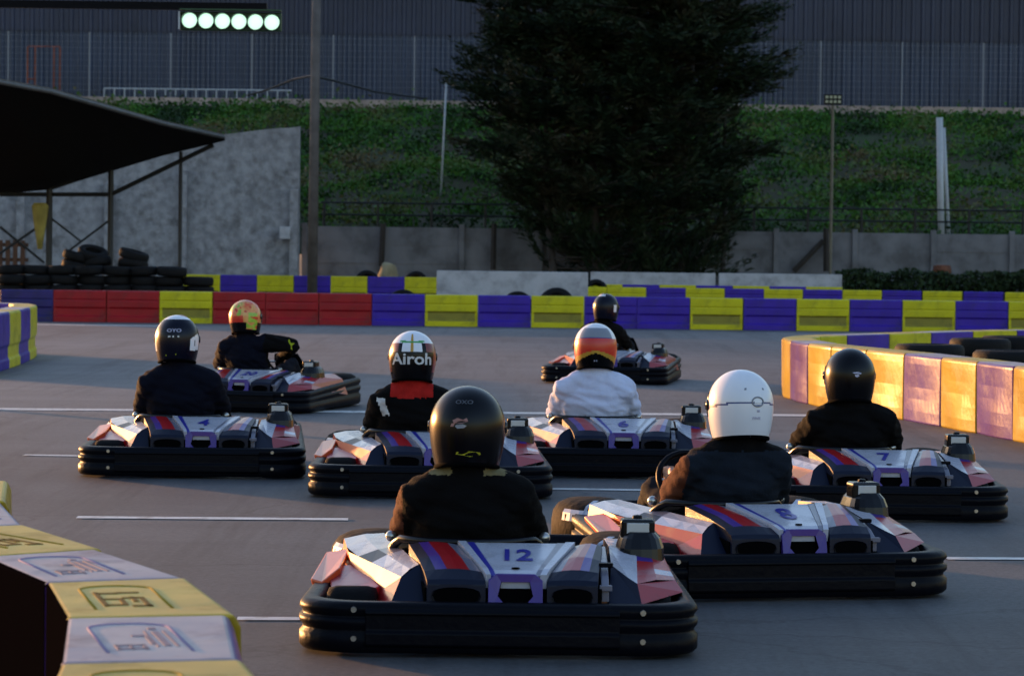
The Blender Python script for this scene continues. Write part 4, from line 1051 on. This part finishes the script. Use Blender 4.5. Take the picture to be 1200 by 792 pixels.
kart0 = make_kart()
KARTS = [kart0]+[copy_tree(kart0) for _ in range(7)]
first = [True]
def place(px, Y, yaw, num, kl, dl, jacket, jm, jfn, hel, hdx=0, lean=0, jscale=1.0, body=None, helyaw=0, dx=0, dz=0, tall=1.0):
    X = (px-600)/F*Y
    k = KARTS.pop(0)
    k.location = (X, Y, .0); k.rotation_euler = (0, 0, R(yaw)); tag(k, kl, 'kart', 'rental karts on the grid')
    # number on the panel
    me = text_mesh(num, .115 if len(num) < 2 else .10, .0008, True); me.materials.append(M['blue'])
    t = bpy.data.objects.new('race_number', me); link(t, k); t.location = (.058, .335, .284+.066*.56+.0035); t.rotation_euler = (math.atan2(.066, .42), 0, 0); t.scale = (1.25, 2.1, 1)
    mb = MB(); mb.lathe([(0, .004), (.014, .004), (.015, 0)], M['dark'], (.058, .165, .2955), n=14); mb.build('panel_bolt', k)
    d = thing('person', dl, 'person', (0, 0, 0), 0, 'kart drivers')
    mw = Matrix.Translation((X, Y, 0)) @ Matrix.Rotation(R(yaw), 4, 'Z') @ Matrix.Translation((XD+dx, 0, dz))
    d.matrix_world = mw
    d.scale = (jscale, 1, tall)
    bo = mesh_obj('body', body or BODY, d)
    mesh_obj('jacket', jacket, d, jm, jfn); mesh_obj('trousers', TR, d); mesh_obj('shoes', SH, d)
    hel.parent = d; hel.location = (hdx, .685, .748); hel.rotation_euler = (R(-4), R(lean), R(helyaw)); hel.scale = (1/jscale, 1, 1/tall)
    return k, d

deg = math.degrees
# 1 front kart --------------------------------------------------
h = make_helmet(lambda a, z: 0, [h_black])
patch([[(-22, .022), (-14, .030), (-6, .024), (0, .030), (2, .018), (-8, .010), (-20, .012)], [(-24, .010), (-18, .012), (-20, .000), (-25, -.002)]], h_logo, h, 'logo')
patch([[(-16, .006), (-6, .008), (0, .002), (-4, -.006), (-14, -.008), (-18, 0)]], h_grey, h, 'logo')
wrap_text('OXO', .020, .088, R(-5), h_dim, h, sx=1.4)
patch([[(-16, -.098), (6, -.096), (22, -.099), (24, -.108), (6, -.118), (-6, -.112), (-18, -.108)]], cloth('yellow neck cloth', (.42, .40, .03)), h, 'neck_label')
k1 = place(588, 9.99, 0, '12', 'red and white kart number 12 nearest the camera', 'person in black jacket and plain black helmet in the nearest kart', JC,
      [C['black'], C['khaki'], C['brown']], lambda c: 1 if (c.z > .575 and .06 < abs(c.x) < .14) else (2 if c.x < -.24 else 0), h, hdx=-.005, dz=.012)  # left sleeve brown: sun glow put into the black jacket's colour
# 2 white helmet ------------------------------------------------
def pw(a, z):
    zc = -.008+.016*math.cos(a*1.15)
    if abs(z-zc) < .0042 and abs(a) < 2.2: return 1
    return 0
h = make_helmet(pw, [h_white, h_blue])
mb = MB(); mb.tube([hsurf(R(12)+R(11)*math.cos(t), .010+.020*math.sin(t), .002) for t in [2*math.pi*i/20 for i in range(21)]], .0032, h_grey, 6, cap=False); mb.build('round_badge', h, smooth=True)
patch([[(5, .016), (19, .016), (19, .004), (5, .004)]], h_white, h, 'badge_fill', .0025); patch([[(6, -.003), (18, -.003), (16, -.008), (8, -.008)]], h_blue, h, 'badge_mark', .003)
wrap_text('SB', .014, -.030, R(13), h_lav, h); wrap_text('FIVE'[:4], .018, -.062, R(10), h_lav, h, sx=1.2)
patch([[(-12, .068), (-8, .070), (-8, .061), (-12, .060)]], h_grey, h, 'air_vent'); patch([[(26, .070), (30, .069), (30, .061), (26, .062)]], h_grey, h, 'air_vent')
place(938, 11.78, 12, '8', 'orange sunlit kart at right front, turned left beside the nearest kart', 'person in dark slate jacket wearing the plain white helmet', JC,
      [C['slate'], C['black'], C['brown']], lambda c: 1 if c.z > .56 else (2 if c.x < -.23 else 0), h, hdx=.02, jscale=.98, dx=.055, tall=1.02)  # brown left arm is painted sun glow on the slate jacket
# 3 left kart ---------------------------------------------------
def p3(a, z):
    d = deg(a)
    if 38 < d < 78 and -.085+(d-38)*.0004 < z < .03-abs(d-66)*.0012 and not (52 < d < 58 and -.05 < z < -.01): return 1
    if d < -72 and z > -.08: return 1
    if z > .118: return 1
    return 0
h = make_helmet(p3, [h_navy, h_white])
wrap_text('OYO', .030, .045, R(-8), h_lav, h, sx=1.4); patch([[(-24, .012), (-17, .013), (-17, .003), (-24, .002)], [(-12, .013), (6, .013), (6, .003), (-12, .002)]], h_sil, h, 'logo')
patch([[(-34, -.112), (-2, -.106), (-2, -.116), (-34, -.120)]], C['lime'], h, 'neck_label')
place(224, 17.70, 2, '4', 'red and white kart number 4 at the left of the grid', 'person in navy top with black and white helmet, leftmost near driver', JC,
      [C['navy']], None, h, hdx=-.02, helyaw=4, jscale=1.05, tall=1.10, dz=.01)
# 4 lettered helmet ---------------------------------------------
def p4(a, z):
    d = deg(a)
    if z > .128: return 0
    if z > .075:
        if abs(z-(.080+.0000035*d*d*1)) < .006 and abs(d) < 38: return 3
        if abs(d) < 4: return 4
        return 0
    if z > .022:
        if abs(d) < 4: return 4
        if abs(d) < 26: return 0
        if abs(d) < 38: return 2
        return 1
    if z > -.095: return 1 if abs(d) > 62 else 2
    return 2
h = make_helmet(p4, [h_white, h_dred, h_black, h_green, h_gold])
wrap_text('Airoh', .095, -.022, 0, h_sil, h, sx=1.2)
mb = MB()
place(506, 16.42, 1, '5', 'kart with white left pod partly hidden behind the nearest driver', 'person in black jacket with red shoulder yoke and lettered helmet', JB if False else JC,
      [C['black'], C['red'], C['ivory']], lambda c: 1 if (c.z > .52 and abs(c.x) < .125 and c.y < .68) else (2 if (abs(c.x+.165-(c.z-.46)*-.35) < .022 and .42 < c.z < .52 and c.y < .66) else 0), h, tall=1.05)
# 5 white shirt ---------------------------------------------------
def p5(a, z):
    d = deg(a)
    if z > .045:
        e = z-.045
        if abs(d) < 52 and z < .115: return 1 if z > .055 else 4
        return 0
    if z > -.030-.0006*abs(d): return 2
    if z > -.048-.0009*abs(d): return 3
    return 5
h = make_helmet(p5, [h_white, h_grey, h_red, h_gold, h_blue, h_black])
wrap_text('H', .016, -.105, 0, h_lav, h, sx=2)
place(722, 18.1, -1, '6', 'kart of the driver in white, centre of the grid', 'person in white shirt with orange red and white helmet', JA,
      [C['white']], None, h, jscale=1.06, tall=1.075)
# 6 right black ----------------------------------------------------
h = make_helmet(lambda a, z: 0, [h_black])
patch([[(-4, .012), (10, .016), (18, .010), (16, .004), (2, .006)], [(2, .000), (10, .002), (13, -.006), (7, -.014), (3, -.008)]], h_lav, h, 'logo')
place(1037, 15.35, 1, '7', 'red and white kart number 7 at the right edge of the grid', 'person all in black with black helmet beside the glowing hairpin barrier', JB,
      [C['black']], None, h, hdx=-.01, body=BODY_W, dx=.04, jscale=1.03)
# 7 back left ------------------------------------------------------
def p7(a, z):
    d = deg(a); n = noise.noise(Vector((a*3.0, z*26, 4)))
    if z < -.055: return 2 if not (30 < d < 75 and z > -.12) else (1 if n > 0 else 0)
    if -60 < d < 10 and .0 < z < .12 and n > .02: return 1
    if n < -.30: return 3
    if z < -.0 and d < 20: return 3
    if 38 < d < 75 and z < .03: return 1
    return 0
h = make_helmet(p7, [h_orange, h_lime, h_black, h_red])
k, d7 = place(268, 25.0, -17, '20', 'kart with sunlit nose turning right behind the leftmost kart', 'person in dark jacket with orange and lime helmet at the back left', JD,
      [C['navy'], C['black']], lambda c: 1 if c.x > .2 else 0, h, hdx=-.01, body=BODY_R, lean=-3, tall=1.08)
mb = MB(); c = Vector((.385, .745, .525)); nrm = Vector((.25, -.95, .15)).normalized(); u = Vector((.9, .35, 0)).normalized(); v = nrm.cross(u)*-1
v = u.cross(nrm)*-1
pts = []
for i in range(10):
    r_ = .050 if i % 2 == 0 else .022; a = math.pi/2+i*math.pi/5; pts.append(c+u*r_*math.cos(a)+v*r_*math.sin(a))
mb.loft([pts, [p-nrm*.02 for p in pts]], C['lime']); mb.build('sleeve_star', d7)
# 8 back right -----------------------------------------------------
def p8(a, z):
    d = deg(a)
    if z > .115 and abs(z-.125) < .01 and d < 10: return 1
    if 58 < d < 75 and -.06 < z < .02: return 1
    if d < -60 and -.02 < z < .04: return 1
    return 0
h = make_helmet(p8, [h_navy, h_white])
place(706, 31.3, -12, '9', 'farthest kart, alone in front of the purple barrier blocks', 'person in black with navy helmet in the farthest kart', JB,
      [C['char'], C['black']], lambda c: 0, h, body=BODY_W, helyaw=-4, hdx=.03, tall=1.095)

# ------------------------------------------------------------------ light
SUN_EL, SUN_AZ = 4.2, -43.0      # azimuth measured from +Y towards +X
w = bpy.data.worlds.new('World'); S.world = w; w.use_nodes = True; nt = w.node_tree
sky = nt.nodes.new('ShaderNodeTexSky'); sky.sky_type = 'NISHITA'; sky.sun_disc = False
sky.sun_elevation = R(SUN_EL); sky.sun_rotation = R(SUN_AZ); sky.air_density = 1.3; sky.dust_density = 1.0; sky.ozone_density = 2.0
bg = nt.nodes['Background']; bg.inputs['Strength'].default_value = .15; tn = nt.nodes.new('ShaderNodeMix'); tn.data_type = 'RGBA'; tn.blend_type = 'MULTIPLY'; tn.inputs['Factor'].default_value = 1
tn.inputs['B'].default_value = (.93, .91, 1.08, 1); nt.links.new(sky.outputs[0], tn.inputs['A']); nt.links.new(tn.outputs['Result'], bg.inputs['Color'])
sd = bpy.data.lights.new('sun', 'SUN'); sd.energy = 2.1; sd.angle = R(1); sd.color = (1, .47, .17)
so = bpy.data.objects.new('sun', sd); COL.objects.link(so)
dirv = Vector((math.sin(R(SUN_AZ))*math.cos(R(SUN_EL)), math.cos(R(SUN_AZ))*math.cos(R(SUN_EL)), math.sin(R(SUN_EL))))
so.rotation_euler = dirv.to_track_quat('Z', 'Y').to_euler()
S.view_settings.view_transform = 'Standard'; S.view_settings.look = 'None'; S.view_settings.exposure = 2.08; S.view_settings.gamma = 1
S.render.engine = 'CYCLES'
S.cycles.max_bounces = 6
